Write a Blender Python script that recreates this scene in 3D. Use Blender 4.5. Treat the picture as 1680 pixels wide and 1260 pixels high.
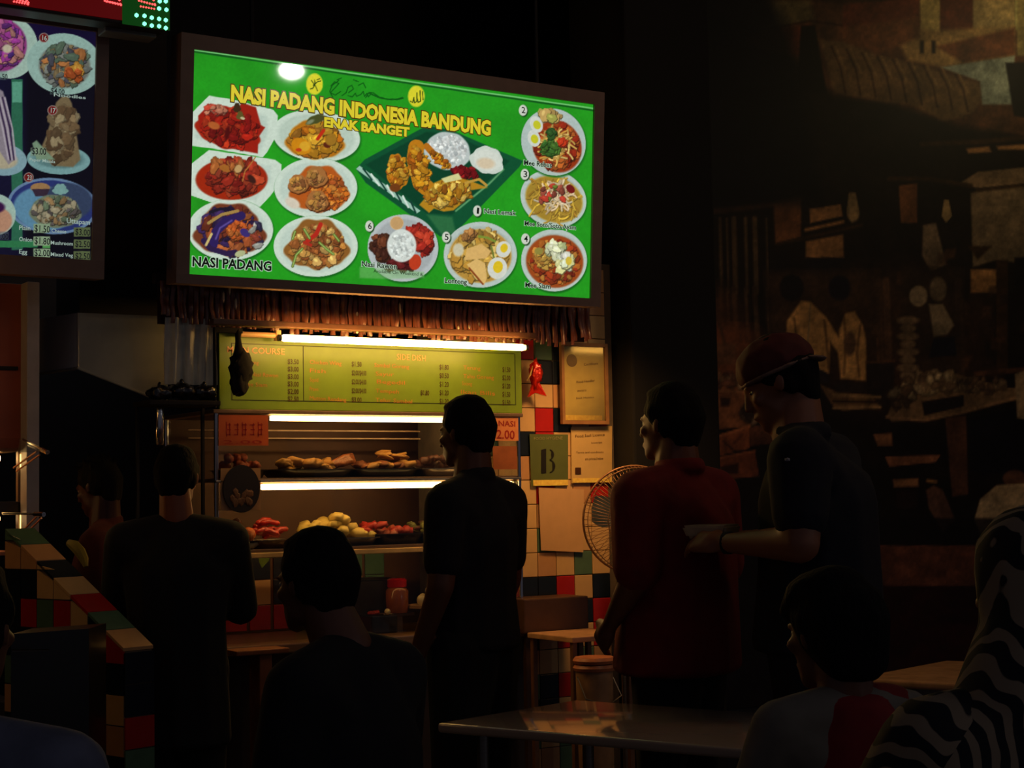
import bpy, bmesh, math, random
import numpy as np
from mathutils import Vector, Matrix, Euler
rnd = random.Random(7)
sc = bpy.context.scene
COL = sc.collection
for o in list(bpy.data.objects):
    bpy.data.objects.remove(o)

# ------------------------------------------------------------------ camera, world, exposure
F = 2700.0
YAW, PITCH, ROLL, CZ = math.radians(32.55), math.radians(3.898), math.radians(-1.026), 1.4
FW = np.array([math.sin(YAW)*math.cos(PITCH), math.cos(YAW)*math.cos(PITCH), math.sin(PITCH)])
RT = np.array([math.cos(YAW), -math.sin(YAW), 0.0])
UP = np.cross(RT, FW)
RT, UP = RT*math.cos(ROLL)+UP*math.sin(ROLL), UP*math.cos(ROLL)-RT*math.sin(ROLL)
CAM = np.array([0, 0, CZ])
cd = bpy.data.cameras.new('camera'); cd.sensor_width = 36; cd.lens = F/1680*36
cam = bpy.data.objects.new('camera', cd); COL.objects.link(cam)
cam.location = CAM
cam.rotation_euler = Matrix((RT, UP, -FW)).transposed().to_euler()
cd.clip_end = 100
sc.camera = cam
w = bpy.data.worlds.new('night'); sc.world = w; w.use_nodes = True
w.node_tree.nodes['Background'].inputs[0].default_value = (.80, .76, .95, 1)
w.node_tree.nodes['Background'].inputs[1].default_value = .045
sc.view_settings.view_transform = 'Standard'; sc.view_settings.look = 'None'
sc.view_settings.exposure = 0; sc.view_settings.gamma = 1
sc.view_settings.use_curve_mapping = False
def area(name, loc, target, size, power, col):
    l = bpy.data.lights.new(name, 'AREA'); l.shape = 'DISK'; l.size = size; l.energy = power; l.color = col
    o = bpy.data.objects.new(name, l); COL.objects.link(o); o.location = loc
    o.rotation_euler = (Vector(target)-Vector(loc)).to_track_quat('-Z', 'Y').to_euler()
    return o
# dim hall lamps: one above the mural's far top corner, one high behind the queue
area('hall_light', (8.1, 5.1, 4.2), (7.5, 6.4, 3.2), .35, 4.5, (1, .80, .40))
area('hall_light', (4.2, 2.8, 4.3), (6.2, 6.2, 1.3), .8, 6.5, (1, .62, .34))

area('pier_fill', (4.0, 5.45, 2.15), (4.22, 6.0, 1.05), .2, 2.7, (1, .48, .15)).data.spread = math.radians(105)   # unseen warm light added below the sign to brighten the tiled pier

# ------------------------------------------------------------------ geometry helpers
def ray(u, v): return FW + RT*((u-840)/F) - UP*((v-630)/F)
def P(u, v, Y):                       # point on the upright plane y = Y
    d = ray(u, v); return Vector(CAM + d*(Y/d[1]))
def D(u, v, z):                       # point at a given distance along the view axis
    return Vector(CAM + ray(u, v)*z)
def H(u, v, z):                       # point on the level plane at height z
    d = ray(u, v); return Vector(CAM + d*((z-CZ)/d[2]))
def pix(p):                           # world point(s) -> photo pixels
    q = np.asarray(p) - CAM
    x, y, z = q@RT, q@UP, q@FW
    return 840+F*x/z, 630-F*y/z
VH = Vector((math.sin(YAW), math.cos(YAW), 0)); VR = Vector((math.cos(YAW), -math.sin(YAW), 0))

WL = {}
def place(o, loc, parent=None):
    loc = Vector(loc); WL[o] = loc
    if parent is not None:
        o.parent = parent; o.location = loc - WL[parent]
    else: o.location = loc
    COL.objects.link(o)
def tag(o, label=None, cat=None, group=None, kind=None):
    if label: o['label'] = label
    if cat: o['category'] = cat
    if group: o['group'] = group
    if kind: o['kind'] = kind
    return o
def thing(name, loc, label, cat, group=None):
    o = bpy.data.objects.new(name, None); o.empty_display_size = .05
    place(o, loc); return tag(o, label, cat, group)

class MB:
    """collects shapes in world space; build() links them as one object"""
    def __init__(s): s.v = []; s.f = []
    def add(s, vs, fs):
        n = len(s.v); s.v += [Vector(p) for p in vs]; s.f += [[i+n for i in f] for f in fs]; return s
    def box(s, a, b, bev=0, M=None):
        a = Vector(a); b = Vector(b); lo = Vector(map(min, a, b)); hi = Vector(map(max, a, b))
        bm = bmesh.new(); bmesh.ops.create_cube(bm, size=1)
        for q in bm.verts: q.co = Vector([(lo[i]+hi[i])/2 + q.co[i]*(hi[i]-lo[i]) for i in range(3)])
        if bev: bmesh.ops.bevel(bm, geom=bm.edges[:], offset=min(bev, min(hi-lo)*.45), segments=2, affect='EDGES', profile=.6)
        s.bm(bm, M); return s
    def bm(s, bm, M=None):
        bm.verts.index_update()
        s.add([(M@q.co if M else q.co.copy()) for q in bm.verts], [[q.index for q in f.verts] for f in bm.faces]); bm.free()
    def prism(s, pts, d):              # polygon pts extruded by vector d
        pts = [Vector(p) for p in pts]; d = Vector(d); n = len(pts)
        s.add(pts+[p+d for p in pts], [list(range(n))[::-1], list(range(n, 2*n))] + [[i, (i+1) % n, (i+1) % n+n, i+n] for i in range(n)]); return s
    def tube(s, pts, r, seg=10, cap=True):
        pts = [Vector(p) for p in pts]; rs = r if isinstance(r, (list, tuple)) else [r]*len(pts)
        rings = []; prev = None
        for i, p in enumerate(pts):
            t = (pts[min(i+1, len(pts)-1)] - pts[max(i-1, 0)]).normalized()
            if prev is None: a = t.orthogonal().normalized()
            else: a = (prev - t*prev.dot(t)).normalized()
            prev = a; b = t.cross(a)
            rings.append([p + (a*math.cos(k*math.tau/seg)+b*math.sin(k*math.tau/seg))*rs[i] for k in range(seg)])
        vs = [q for rg in rings for q in rg]; fs = []
        for i in range(len(pts)-1):
            for k in range(seg): fs.append([i*seg+k, i*seg+(k+1) % seg, (i+1)*seg+(k+1) % seg, (i+1)*seg+k])
        if cap: fs += [list(range(seg))[::-1], [len(vs)-seg+k for k in range(seg)]]
        s.add(vs, fs); return s
    def lathe(s, prof, c, seg=24, M=None, sx=1, sy=1):
        c = Vector(c); vs = []; fs = []
        for r, z in prof:
            for k in range(seg):
                q = Vector((r*sx*math.cos(k*math.tau/seg), r*sy*math.sin(k*math.tau/seg), z))
                vs.append(c + (M@q if M else q))
        for i in range(len(prof)-1):
            for k in range(seg): fs.append([i*seg+k, i*seg+(k+1) % seg, (i+1)*seg+(k+1) % seg, (i+1)*seg+k])
        fs += [list(range(seg))[::-1], [len(vs)-seg+k for k in range(seg)]]
        s.add(vs, fs); return s
    def ico(s, c, r, sub=2, jit=0, M=None, seed=0):
        bm = bmesh.new(); bmesh.ops.create_icosphere(bm, subdivisions=sub, radius=1)
        R = Vector(r) if not isinstance(r, (int, float)) else Vector((r, r, r)); g = random.Random(seed)
        ph = [g.uniform(0, 6) for _ in range(6)]
        for q in bm.verts:
            k = 1 + jit*(math.sin(q.co.x*5+ph[0])*math.sin(q.co.y*4+ph[1])+.6*math.sin(q.co.z*8+ph[2])*math.sin(q.co.x*9+ph[3])+.4*math.sin(q.co.y*13+ph[4]))
            q.co = Vector((q.co.x*R.x*k, q.co.y*R.y*k, q.co.z*R.z*k))
            if M: q.co = M@q.co
            q.co += Vector(c)
        s.bm(bm); return s
    def build(s, name, mat, parent=None, smooth=False, origin=None):
        lo = Vector([min(p[i] for p in s.v) for i in range(3)]); hi = Vector([max(p[i] for p in s.v) for i in range(3)])
        c = Vector(origin) if origin is not None else Vector(((lo.x+hi.x)/2, (lo.y+hi.y)/2, lo.z))
        me = bpy.data.meshes.new(name); me.from_pydata([p-c for p in s.v], [], s.f); me.update()
        bm = bmesh.new(); bm.from_mesh(me); bmesh.ops.recalc_face_normals(bm, faces=bm.faces); bm.to_mesh(me); bm.free()
        if smooth:
            me.polygons.foreach_set('use_smooth', [True]*len(me.polygons))
            if smooth != 'all' : 
                try: me.set_sharp_from_angle(angle=math.radians(42))
                except Exception: pass
        if mat: me.materials.append(mat)
        o = bpy.data.objects.new(name, me); place(o, c, parent); return o
def struct(o): o['kind'] = 'structure'; return o
def copy_tree(o, delta, parent=None):
    c = o.copy(); COL.objects.link(c); WL[c] = WL[o]+Vector(delta)
    if parent is not None: c.parent = parent
    else: c.location = WL[c]
    for ch in list(o.children): copy_tree(ch, delta, c)
    return c

# ------------------------------------------------------------------ materials
def lin(c):
    c = np.asarray(c, float)/255; return np.where(c <= .04045, c/12.92, ((c+.055)/1.055)**2.4)
MATS = {}
def mat(name, rgb, rough=.6, metal=0, var=.18, scale=18, bump=0., coat=0, spec=.5, emit=None, es=0, stretch=None):
    if name in MATS: return MATS[name]
    m = bpy.data.materials.new(name); m.use_nodes = True; nt = m.node_tree; b = nt.nodes['Principled BSDF']
    c = lin(rgb)
    tc = nt.nodes.new('ShaderNodeTexCoord'); nz = nt.nodes.new('ShaderNodeTexNoise'); nz.inputs['Scale'].default_value = scale
    nz.inputs['Detail'].default_value = 4
    mp = nt.nodes.new('ShaderNodeMapping'); mp.inputs['Scale'].default_value = stretch or (1, 1, 1)
    nt.links.new(tc.outputs['Object'], mp.inputs[0]); nt.links.new(mp.outputs[0], nz.inputs['Vector'])
    rp = nt.nodes.new('ShaderNodeValToRGB')
    rp.color_ramp.elements[0].position = .3; rp.color_ramp.elements[1].position = .7
    rp.color_ramp.elements[0].color = (*(c*(1-var)), 1); rp.color_ramp.elements[1].color = (*np.minimum(c*(1+var), 1), 1)
    nt.links.new(nz.outputs['Fac'], rp.inputs[0]); nt.links.new(rp.outputs[0], b.inputs['Base Color'])
    b.inputs['Roughness'].default_value = rough; b.inputs['Metallic'].default_value = metal
    b.inputs['Specular IOR Level'].default_value = spec; b.inputs['Coat Weight'].default_value = coat
    b.inputs['Coat Roughness'].default_value = .06
    if bump:
        bp = nt.nodes.new('ShaderNodeBump'); bp.inputs['Strength'].default_value = bump; bp.inputs['Distance'].default_value = .01
        nt.links.new(nz.outputs['Fac'], bp.inputs['Height']); nt.links.new(bp.outputs[0], b.inputs['Normal'])
    if emit is not None:
        b.inputs['Emission Color'].default_value = (*lin(emit), 1); b.inputs['Emission Strength'].default_value = es
    MATS[name] = m; return m
def glass(name='clear_glass', tint=(.93, .95, .93), rough=.02, refl=1.0):
    if name in MATS: return MATS[name]
    m = bpy.data.materials.new(name); m.use_nodes = True; nt = m.node_tree; nt.nodes.clear()
    out = nt.nodes.new('ShaderNodeOutputMaterial'); mx = nt.nodes.new('ShaderNodeMixShader')
    tr = nt.nodes.new('ShaderNodeBsdfTransparent'); tr.inputs[0].default_value = (*tint, 1)
    gl = nt.nodes.new('ShaderNodeBsdfGlossy'); gl.inputs['Roughness'].default_value = rough
    fr = nt.nodes.new('ShaderNodeFresnel'); fr.inputs[0].default_value = 1.45
    mu = nt.nodes.new('ShaderNodeMath'); mu.operation = 'MULTIPLY'; mu.inputs[1].default_value = refl
    nt.links.new(fr.outputs[0], mu.inputs[0]); nt.links.new(mu.outputs[0], mx.inputs[0])
    nt.links.new(tr.outputs[0], mx.inputs[1]); nt.links.new(gl.outputs[0], mx.inputs[2]); nt.links.new(mx.outputs[0], out.inputs[0])
    MATS[name] = m; return m
def printmat(name, emit, rough=.03, spec=.5):
    """flat print stored per vertex in the 'ink' colour attribute"""
    m = bpy.data.materials.new(name); m.use_nodes = True; nt = m.node_tree; b = nt.nodes['Principled BSDF']
    at = nt.nodes.new('ShaderNodeAttribute'); at.attribute_name = 'ink'
    if emit:
        b.inputs['Base Color'].default_value = (.01, .01, .01, 1)
        nt.links.new(at.outputs['Color'], b.inputs['Emission Color']); b.inputs['Emission Strength'].default_value = emit
        m.cycles.emission_sampling = 'NONE'
    else: nt.links.new(at.outputs['Color'], b.inputs['Base Color'])
    b.inputs['Roughness'].default_value = rough; b.inputs['Specular IOR Level'].default_value = spec
    return m
def inkmat(name, rgb, es):            # backlit ink of one colour
    if name in MATS: return MATS[name]
    m = mat(name, (8, 8, 8), rough=.1, emit=rgb, es=es); m.cycles.emission_sampling = 'NONE'; return m

# ------------------------------------------------------------------ flat print painter (works on arrays of design coordinates)
class Paint:
    def __init__(s, U, V, base):
        s.U = U; s.V = V; s.C = np.empty((len(U), 3)); s.C[:] = base; s.g = np.random.RandomState(5); s.aa = .7
    def _mix(s, idx, a, col):
        a = a[:, None]; s.C[idx] = s.C[idx]*(1-a) + np.asarray(col, float)*a
    def ell(s, cx, cy, rx, ry, col, rot=0, soft=None, alpha=1, wob=0, ph=0):
        soft = soft or s.aa; R = max(rx, ry)*(1+wob)+2
        idx = np.nonzero((abs(s.U-cx) < R) & (abs(s.V-cy) < R))[0]
        if not len(idx): return
        x = s.U[idx]-cx; y = s.V[idx]-cy; c, n = math.cos(rot), math.sin(rot); X = x*c+y*n; Y = -x*n+y*c
        d = np.sqrt((X/rx)**2+(Y/ry)**2)
        if wob:
            t = np.arctan2(Y/ry, X/rx); d = d/(1+wob*(np.sin(3*t+ph)+.6*np.sin(5*t+2.1*ph)+.5*np.sin(9*t+ph*3)))
        a = np.clip((1-d)*min(rx, ry)/soft+.5, 0, 1)*alpha
        k = a > 0; s._mix(idx[k], a[k], col)
    def poly(s, pts, col, soft=None, alpha=1):
        soft = soft or s.aa; p = np.asarray(pts, float)
        idx = np.nonzero((s.U > p[:, 0].min()-2) & (s.U < p[:, 0].max()+2) & (s.V > p[:, 1].min()-2) & (s.V < p[:, 1].max()+2))[0]
        if not len(idx): return
        x = s.U[idx]; y = s.V[idx]; ins = np.zeros(len(idx), bool); dm = np.full(len(idx), 1e9)
        for i in range(len(p)):
            x1, y1 = p[i]; x2, y2 = p[(i+1) % len(p)]
            if y1 != y2:
                c = ((y1 > y) != (y2 > y)) & (x < (x2-x1)*(y-y1)/(y2-y1)+x1); ins ^= c
            L = (x2-x1)**2+(y2-y1)**2+1e-9; t = np.clip(((x-x1)*(x2-x1)+(y-y1)*(y2-y1))/L, 0, 1)
            dm = np.minimum(dm, np.hypot(x-x1-t*(x2-x1), y-y1-t*(y2-y1)))
        a = np.clip(np.where(ins, dm, -dm)/soft+.5, 0, 1)*alpha; k = a > 0; s._mix(idx[k], a[k], col)
    def rect(s, x0, y0, x1, y1, col, **k): s.poly([(x0, y0), (x1, y0), (x1, y1), (x0, y1)], col, **k)
    def line(s, pts, wd, col, alpha=1, soft=None):
        soft = soft or s.aa; p = np.asarray(pts, float); m = wd+2
        idx = np.nonzero((s.U > p[:, 0].min()-m) & (s.U < p[:, 0].max()+m) & (s.V > p[:, 1].min()-m) & (s.V < p[:, 1].max()+m))[0]
        if not len(idx): return
        x = s.U[idx]; y = s.V[idx]; dm = np.full(len(idx), 1e9)
        for i in range(len(p)-1):
            x1, y1 = p[i]; x2, y2 = p[i+1]; L = (x2-x1)**2+(y2-y1)**2+1e-9
            t = np.clip(((x-x1)*(x2-x1)+(y-y1)*(y2-y1))/L, 0, 1); dm = np.minimum(dm, np.hypot(x-x1-t*(x2-x1), y-y1-t*(y2-y1)))
        a = np.clip((wd/2-dm)/soft+.5, 0, 1)*alpha; k = a > 0; s._mix(idx[k], a[k], col)
    def pile(s, cx, cy, rx, ry, n, size, pal, asp=1.6, rot=0, hi=.5, dark=.45):
        pal = [np.array(c, float) for c in pal]; cr, sr = math.cos(rot), math.sin(rot)
        for i in range(n):
            a = s.g.uniform(0, 6.283); r = math.sqrt(s.g.uniform(0, 1))*.93; x = r*math.cos(a)*rx; y = r*math.sin(a)*ry
            x, y = cx+x*cr-y*sr, cy+x*sr+y*cr; z = size*s.g.uniform(.6, 1.3); c = pal[s.g.randint(len(pal))]*s.g.uniform(.8, 1.15)
            t = s.g.uniform(0, 3.14); ph = s.g.uniform(0, 6)
            s.ell(x+.5, y+1, z*asp*1.08, z*1.15, c*dark, t, wob=.1, ph=ph, alpha=.85)
            s.ell(x, y, z*asp, z, np.minimum(c, 255), t, wob=.1, ph=ph)
            if hi: s.ell(x-z*.25, y-z*.35, z*asp*.4, z*.28, np.minimum(c*1.3+45*hi, 255), t, soft=1.5, alpha=hi)
    def noodles(s, cx, cy, rx, ry, n, wd, pal, L=14, rot=0):
        cr, sr = math.cos(rot), math.sin(rot)
        for i in range(n):
            a = s.g.uniform(0, 6.283); r = math.sqrt(s.g.uniform(0, 1))*.85; x = r*math.cos(a)*rx; y = r*math.sin(a)*ry
            x, y = cx+x*cr-y*sr, cy+x*sr+y*cr; t = s.g.uniform(0, 6.283); k = s.g.uniform(-.5, .5); pts = [(x, y)]
            for j in range(4): t += k; x += math.cos(t)*L/4; y += math.sin(t)*L/4; pts.append((x, y))
            c = np.array(pal[s.g.randint(len(pal))], float)*s.g.uniform(.85, 1.15)
            s.line([(p[0]+.6, p[1]+.9) for p in pts], wd, c*.5, alpha=.7); s.line(pts, wd, np.minimum(c, 255))
    def noise(s, amt, cell=6.0, seed=1, warm=(1, 1, 1)):
        g = np.random.RandomState(seed); T = g.rand(64, 64); tot = np.zeros(len(s.U)); am = 1; ce = cell
        for o in range(4):
            x = s.U/ce; y = s.V/ce; xi = np.floor(x).astype(int); yi = np.floor(y).astype(int); fx = x-xi; fy = y-yi
            fx = fx*fx*(3-2*fx); fy = fy*fy*(3-2*fy); A = T[xi % 64, yi % 64]; B = T[(xi+1) % 64, yi % 64]; Cc = T[xi % 64, (yi+1) % 64]; Dd = T[(xi+1) % 64, (yi+1) % 64]
            tot += am*((A*(1-fx)+B*fx)*(1-fy)+(Cc*(1-fx)+Dd*fx)*fy-.5); am *= .6; ce /= 2.1
        s.C = np.clip(s.C*(1+amt*tot[:, None]*np.array(warm)), 0, 255)
    def lin(s): return lin(np.clip(s.C, 0, 255))

def print_sheet(name, O, X, Z, wd, ht, nx, nz, painter, m, parent):
    """a fine grid sheet in the plane O + X*s + Z*t carrying ink per vertex"""
    O = np.array(O); X = np.array(X); Z = np.array(Z)
    S, T = np.meshgrid(np.linspace(0, wd, nx), np.linspace(0, ht, nz)); S = S.ravel(); T = T.ravel()
    W = O + S[:, None]*X + T[:, None]*Z
    U, V = pix(W); ink = painter(U, V)
    me = bpy.data.meshes.new(name); n = nx*nz; me.vertices.add(n); c = W.mean(0)
    me.vertices.foreach_set('co', (W-c).ravel().astype(np.float32))
    i = (np.arange(nz-1)[:, None]*nx+np.arange(nx-1)).ravel()
    q = np.stack([i, i+1, i+nx+1, i+nx], 1).ravel().astype(np.int32)
    me.loops.add(len(q)); me.loops.foreach_set('vertex_index', q)
    me.polygons.add(len(i)); me.polygons.foreach_set('loop_start', np.arange(0, len(q), 4, dtype=np.int32))
    me.update(calc_edges=True)
    at = me.color_attributes.new('ink', 'FLOAT_COLOR', 'POINT')
    at.data.foreach_set('color', np.concatenate([ink, np.ones((n, 1))], 1).astype(np.float32).ravel())
    me.materials.append(m)
    o = bpy.data.objects.new(name, me); place(o, Vector(c), parent); return o

# ------------------------------------------------------------------ flat lettering
_tc = {}
def glyphs(s, off):
    if (s, off) in _tc: return _tc[(s, off)]
    cu = bpy.data.curves.new('t', 'FONT'); cu.body = s; cu.resolution_u = 2; cu.offset = off; cu.fill_mode = 'FRONT'; cu.size = 1
    o = bpy.data.objects.new('t', cu); COL.objects.link(o); bpy.context.view_layer.update()
    me = bpy.data.meshes.new_from_object(o.evaluated_get(bpy.context.evaluated_depsgraph_get()))
    vs = np.empty(len(me.vertices)*3); me.vertices.foreach_get('co', vs); vs = vs.reshape(-1, 3)
    fs = [list(p.vertices) for p in me.polygons]
    bpy.data.objects.remove(o); bpy.data.curves.remove(cu); bpy.data.meshes.remove(me); _tc[(s, off)] = (vs, fs); return vs, fs
def lettering(s, fn, p0, p1, h, m, parent, lift=.002, off=.0, outline=None, om=None, name='lettering'):
    """s on the plane fn(u, v) between two baseline points, h tall"""
    A = fn(*p0); B = fn(*p1); Tp = fn(p0[0], p0[1]-h); X = (B-A); W = X.length; X.normalize()
    Z = (Tp-A); Z = (Z - X*Z.dot(X)); Hh = Z.length; Z.normalize(); N = X.cross(Z)
    if N.dot(Vector(FW)) > 0: N = -N
    ref, _ = glyphs(s, 0); x0, x1 = ref[:, 0].min(), ref[:, 0].max(); cap = .69 if any(c.isupper() or c.isdigit() for c in s) else .5
    def mk(o_, li, mm, nm):
        vs, fs = glyphs(s, o_); b = MB()
        b.add([A + X*((v[0]-x0)/(x1-x0)*W) + Z*(v[1]/cap*Hh) + N*li for v in vs], fs)
        return b.build(nm, mm, parent)
    if outline: mk(outline, lift*.6, om, name+'_outline')
    return mk(off, lift, m, name)
# ------------------------------------------------------------------ the setting
m_dark = mat('dark_plaster', (34, 34, 42), rough=.9, var=.1)
m_black = mat('black_paint', (22, 22, 27), rough=.8, var=.1)
m_floor = mat('floor_tile', (62, 54, 50), rough=.45, scale=6)
b = MB(); b.box((-4, -2, -.06), (11, 9, 0)); struct(b.build('floor', m_floor))
b = MB(); b.box((-4, 2.2, 4.6), (11, 9, 4.66)); struct(b.build('ceiling', m_black))
b = MB(); b.box((-4, 8.0, 0), (10.6, 8.1, 4.6)); struct(b.build('wall_back', m_black))
b = MB(); b.box((10.6, 2.2, 0), (10.7, 8, 4.6)); struct(b.build('wall_right', m_dark))
b = MB(); b.box((-4, 2.2, 0), (-3.9, 8, 4.6)); struct(b.build('wall_left', m_dark))
# pillar between the tiled pier and the mural
b = MB(); b.box((4.375, 5.86, 0), (4.87, 6.3, 4.6), .012); struct(b.build('trim_1', mat('pillar_black', (6, 6, 10), rough=.85, var=.05)))

# tiled pier right of the counter: every tile its own piece
TC = {'c': mat('tile_cream', (212, 176, 122), rough=.22, var=.05), 'r': mat('tile_red', (176, 34, 30), rough=.22, var=.08),
      'g': mat('tile_green', (84, 116, 92), rough=.22, var=.08), 'b': mat('tile_navy', (26, 34, 46), rough=.22, var=.08),
      'o': mat('tile_sand', (196, 150, 104), rough=.22, var=.06)}
YW = 6.0
x0 = P(869, 940, YW).x; x1w = 4.372
b = MB(); b.box((x0-.42, YW+.008, 0), (x1w, YW+.22, 2.44)); wc = b.build('wall_center', mat('grout', (96, 84, 70), rough=.9)); struct(wc)
TSX, TS = .0965, .105
mt = {}
for k, m in TC.items():
    q = MB(); q.box((-.0467, -.004, -.051), (.0467, .004, .051), .0025); vs, fs = q.v, q.f
    me = bpy.data.meshes.new('tile'); me.from_pydata(vs, [], fs); me.materials.append(m); mt[k] = me
rows = {  # rows counted up from z = .943 (the row of v 945-985)
    0: 'bbrcbc', 1: 'cocgcc', -1: 'cgcbrc', 2: 'cgocco', 3: 'cocccc', 4: 'crcorc', 5: 'obcrcc', 6: 'brcccb', 7: 'crbcro', 8: 'ccorcc', 9: 'cbbocb', 10: 'rgbcco', 11: 'cocrcb', 12: 'ccrcor', 13: 'ccccor', 14: 'brccco'}
g2 = random.Random(3)
for r in range(-9, 14):
    pat = rows.get(r) or ''.join(g2.choice('cccorgb') for _ in range(6))
    for c in range(-3, 6):
        k = pat[c+1] if 0 <= c+1 < 6 else g2.choice('cccoccgbr')
        cx = P(883, 960, YW).x + (c+.5)*TSX; zz = .943+(r+.5)*TS
        if cx + .045 > x1w or zz < .03: continue
        o = bpy.data.objects.new('tile', mt[k]); place(o, (cx, YW+.003, zz), wc)

# ------------------------------------------------------------------ the big backlit menu sign
TILT = math.radians(4)
def SP(u, v, y0=5.6, z0=2.22, t=TILT):
    n = np.array([0, -math.cos(t), -math.sin(t)]); d = ray(u, v); k = ((np.array([0, y0, z0])-CAM)@n)/(d@n); return Vector(CAM+d*k)
SZ = Vector((0, -math.sin(TILT), math.cos(TILT))); SN = Vector((0, -math.cos(TILT), -math.sin(TILT)))
m_frame = mat('sign_frame_metal', (138, 112, 100), rough=.5, var=.1)
def sign_box(root, BL, wd, ht, fw, ft, fb):
    X = Vector((1, 0, 0)); BL = Vector(BL)
    def bar(a0, a1, c0, c1, nm):
        p = BL + X*a0 + SZ*c0; b = MB(); b.prism([p+SN*.012, p+X*(a1-a0)+SN*.012, p+X*(a1-a0)+SZ*(c1-c0)+SN*.012, p+SZ*(c1-c0)+SN*.012], -SN*.10); return b.build(nm, m_frame, root)
    bar(-fw, wd+fw, ht, ht+ft, 'frame_bar'); bar(-fw, wd+fw, -fb, 0, 'frame_bar'); bar(-fw, 0, 0, ht, 'frame_bar'); bar(wd, wd+fw, 0, ht, 'frame_bar')
    p = BL - SN*.012; b = MB(); b.prism([p, p+X*wd, p+X*wd+SZ*ht, p+SZ*ht], -SN*.07); b.build('casing', m_black, root)

BLw = SP(309, 450); Wd = (SP(967, 488)-BLw).x; Ht = (SP(308, 80)-BLw).dot(SZ)
sg = thing('menu_sign', BLw+Vector((Wd/2, 0, 0)), 'large green backlit Nasi Padang menu sign with plates of food above the stall', 'sign')
sign_box(sg, BLw, Wd, Ht, .05, .055, .035)
WH = (196, 212, 196)
def green_print(U, V):
    p = Paint(U, V, (34, 147, 28)); p.noise(.10, 70, 4, (1, 1, 1))
    # thin pale strip along the top edge
    p.line([(300, 82), (980, 182)], 3.0, (14, 84, 24)); p.line([(300, 79), (980, 179)], 2.2, (110, 190, 110))
    # badges and the line of script between them
    for cx, cy in ((516, 138), (683, 158)): p.ell(cx, cy, 14, 18, (150, 190, 40)); p.ell(cx, cy, 12.8, 16.5, (212, 205, 44))
    K = (30, 60, 12)
    p.line([(509, 146), (513, 145), (517, 138), (516, 131)], 1.6, K); p.line([(511, 132), (518, 142), (521, 149)], 1.4, K); p.line([(514, 140), (521, 134), (526, 133)], 1.6, K); p.line([(520, 131), (525, 129)], 1.4, K)
    p.line([(689, 149), (690, 166), (686, 168), (684, 160)], 1.6, K); p.line([(684, 152), (684, 166), (680, 169), (679, 160), (677, 168), (673, 166)], 1.5, K); p.line([(693, 150), (694, 164)], 1.4, K)
    S = (10, 84, 16)
    for q in ([(543, 141), (549, 134), (556, 137), (548, 146), (542, 152), (550, 156), (559, 150)], [(561, 157), (568, 152), (571, 143), (577, 140), (580, 146), (572, 152)],
              [(546, 160), (541, 150), (545, 140), (556, 132)], [(571, 157), (578, 159), (583, 153), (585, 158), (592, 155), (596, 150), (598, 158), (602, 153), (604, 159), (609, 154)],
              [(600, 160), (605, 152), (612, 152), (622, 159), (636, 163), (650, 163), (660, 160)], [(588, 140), (596, 136), (600, 144)], [(553, 131), (560, 128)], [(580, 131), (588, 134)]):
        p.line(q, 1.7, S)
    p.line([(606, 153), (622, 160), (636, 163), (652, 163), (661, 161)], 2.6, S)
    # corner plates on the left
    pl1 = [(306, 194), (343, 157), (380, 163), (448, 180), (456, 190), (452, 225), (438, 250), (431, 258), (345, 243), (306, 238)]
    pl3 = [(306, 275), (343, 246), (370, 250), (451, 262), (462, 270), (461, 298), (443, 322), (426, 340), (352, 334), (306, 318)]
    for cx, cy, rx, ry, t in ((519, 223, 72, 42, .12), ):
        p.ell(cx+1, cy+2, rx+1, ry+2, (20, 96, 24), t, soft=3); p.ell(cx, cy, rx, ry, WH, t); p.ell(cx, cy+1, rx*.88, ry*.86, (178, 196, 180), t, soft=4)
    p.poly(pl1, WH); p.poly([(322, 200), (350, 172), (438, 190), (440, 218), (428, 246), (350, 236), (320, 226)], (180, 198, 184), soft=5)
    p.poly(pl3, WH); p.poly([(322, 284), (350, 258), (444, 272), (444, 298), (420, 328), (356, 322), (322, 310)], (182, 200, 186), soft=5)
    for cx, cy, rx, ry, t in ((518, 308, 68, 49, 0), (378, 377, 70, 50, 0), (518, 404, 69, 50, 0)):
        p.ell(cx+1, cy+2, rx+.5, ry+1.5, (20, 100, 24), t, soft=3); p.ell(cx, cy, rx, ry, WH, t); p.ell(cx, cy, rx*.86, ry*.86, (184, 202, 188), t, soft=4)
    # plate 1: meat in red chilli
    RD = [(176, 30, 14), (150, 22, 12), (196, 52, 22), (120, 16, 12)]
    p.ell(375, 211, 52, 34, (176, 34, 10), .25, soft=2, wob=.06); p.poly([(325, 190), (345, 170), (372, 175), (376, 190), (392, 178), (396, 168), (420, 176), (428, 205), (435, 209), (424, 225), (423, 252), (376, 243), (340, 226), (326, 208)], (166, 28, 12), soft=2)
    p.pile(378, 210, 46, 30, 150, 4.5, RD, 1.7, .2, .35); p.pile(352, 180, 16, 8, 25, 3.5, [(196, 120, 90), (190, 60, 40)], 1.5)
    p.ell(351, 206, 10, 6, (190, 96, 40), .3, soft=2); p.ell(373, 218, 4, 13, (80, 10, 8), .2, soft=3)
    p.ell(389, 177, 6, 8, (60, 40, 18), wob=.1); p.ell(394, 190, 6, 7, (90, 80, 36), wob=.1); p.ell(398, 194, 4, 2, (190, 180, 140), .3)
    # plate 2: yellow curry
    p.ell(517, 230, 47, 32, (198, 120, 16), .06, soft=3, wob=.05); p.pile(517, 230, 40, 25, 70, 6, [(206, 140, 26), (216, 160, 40), (190, 104, 16), (170, 110, 30)], 1.6, 0, .4)
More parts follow.
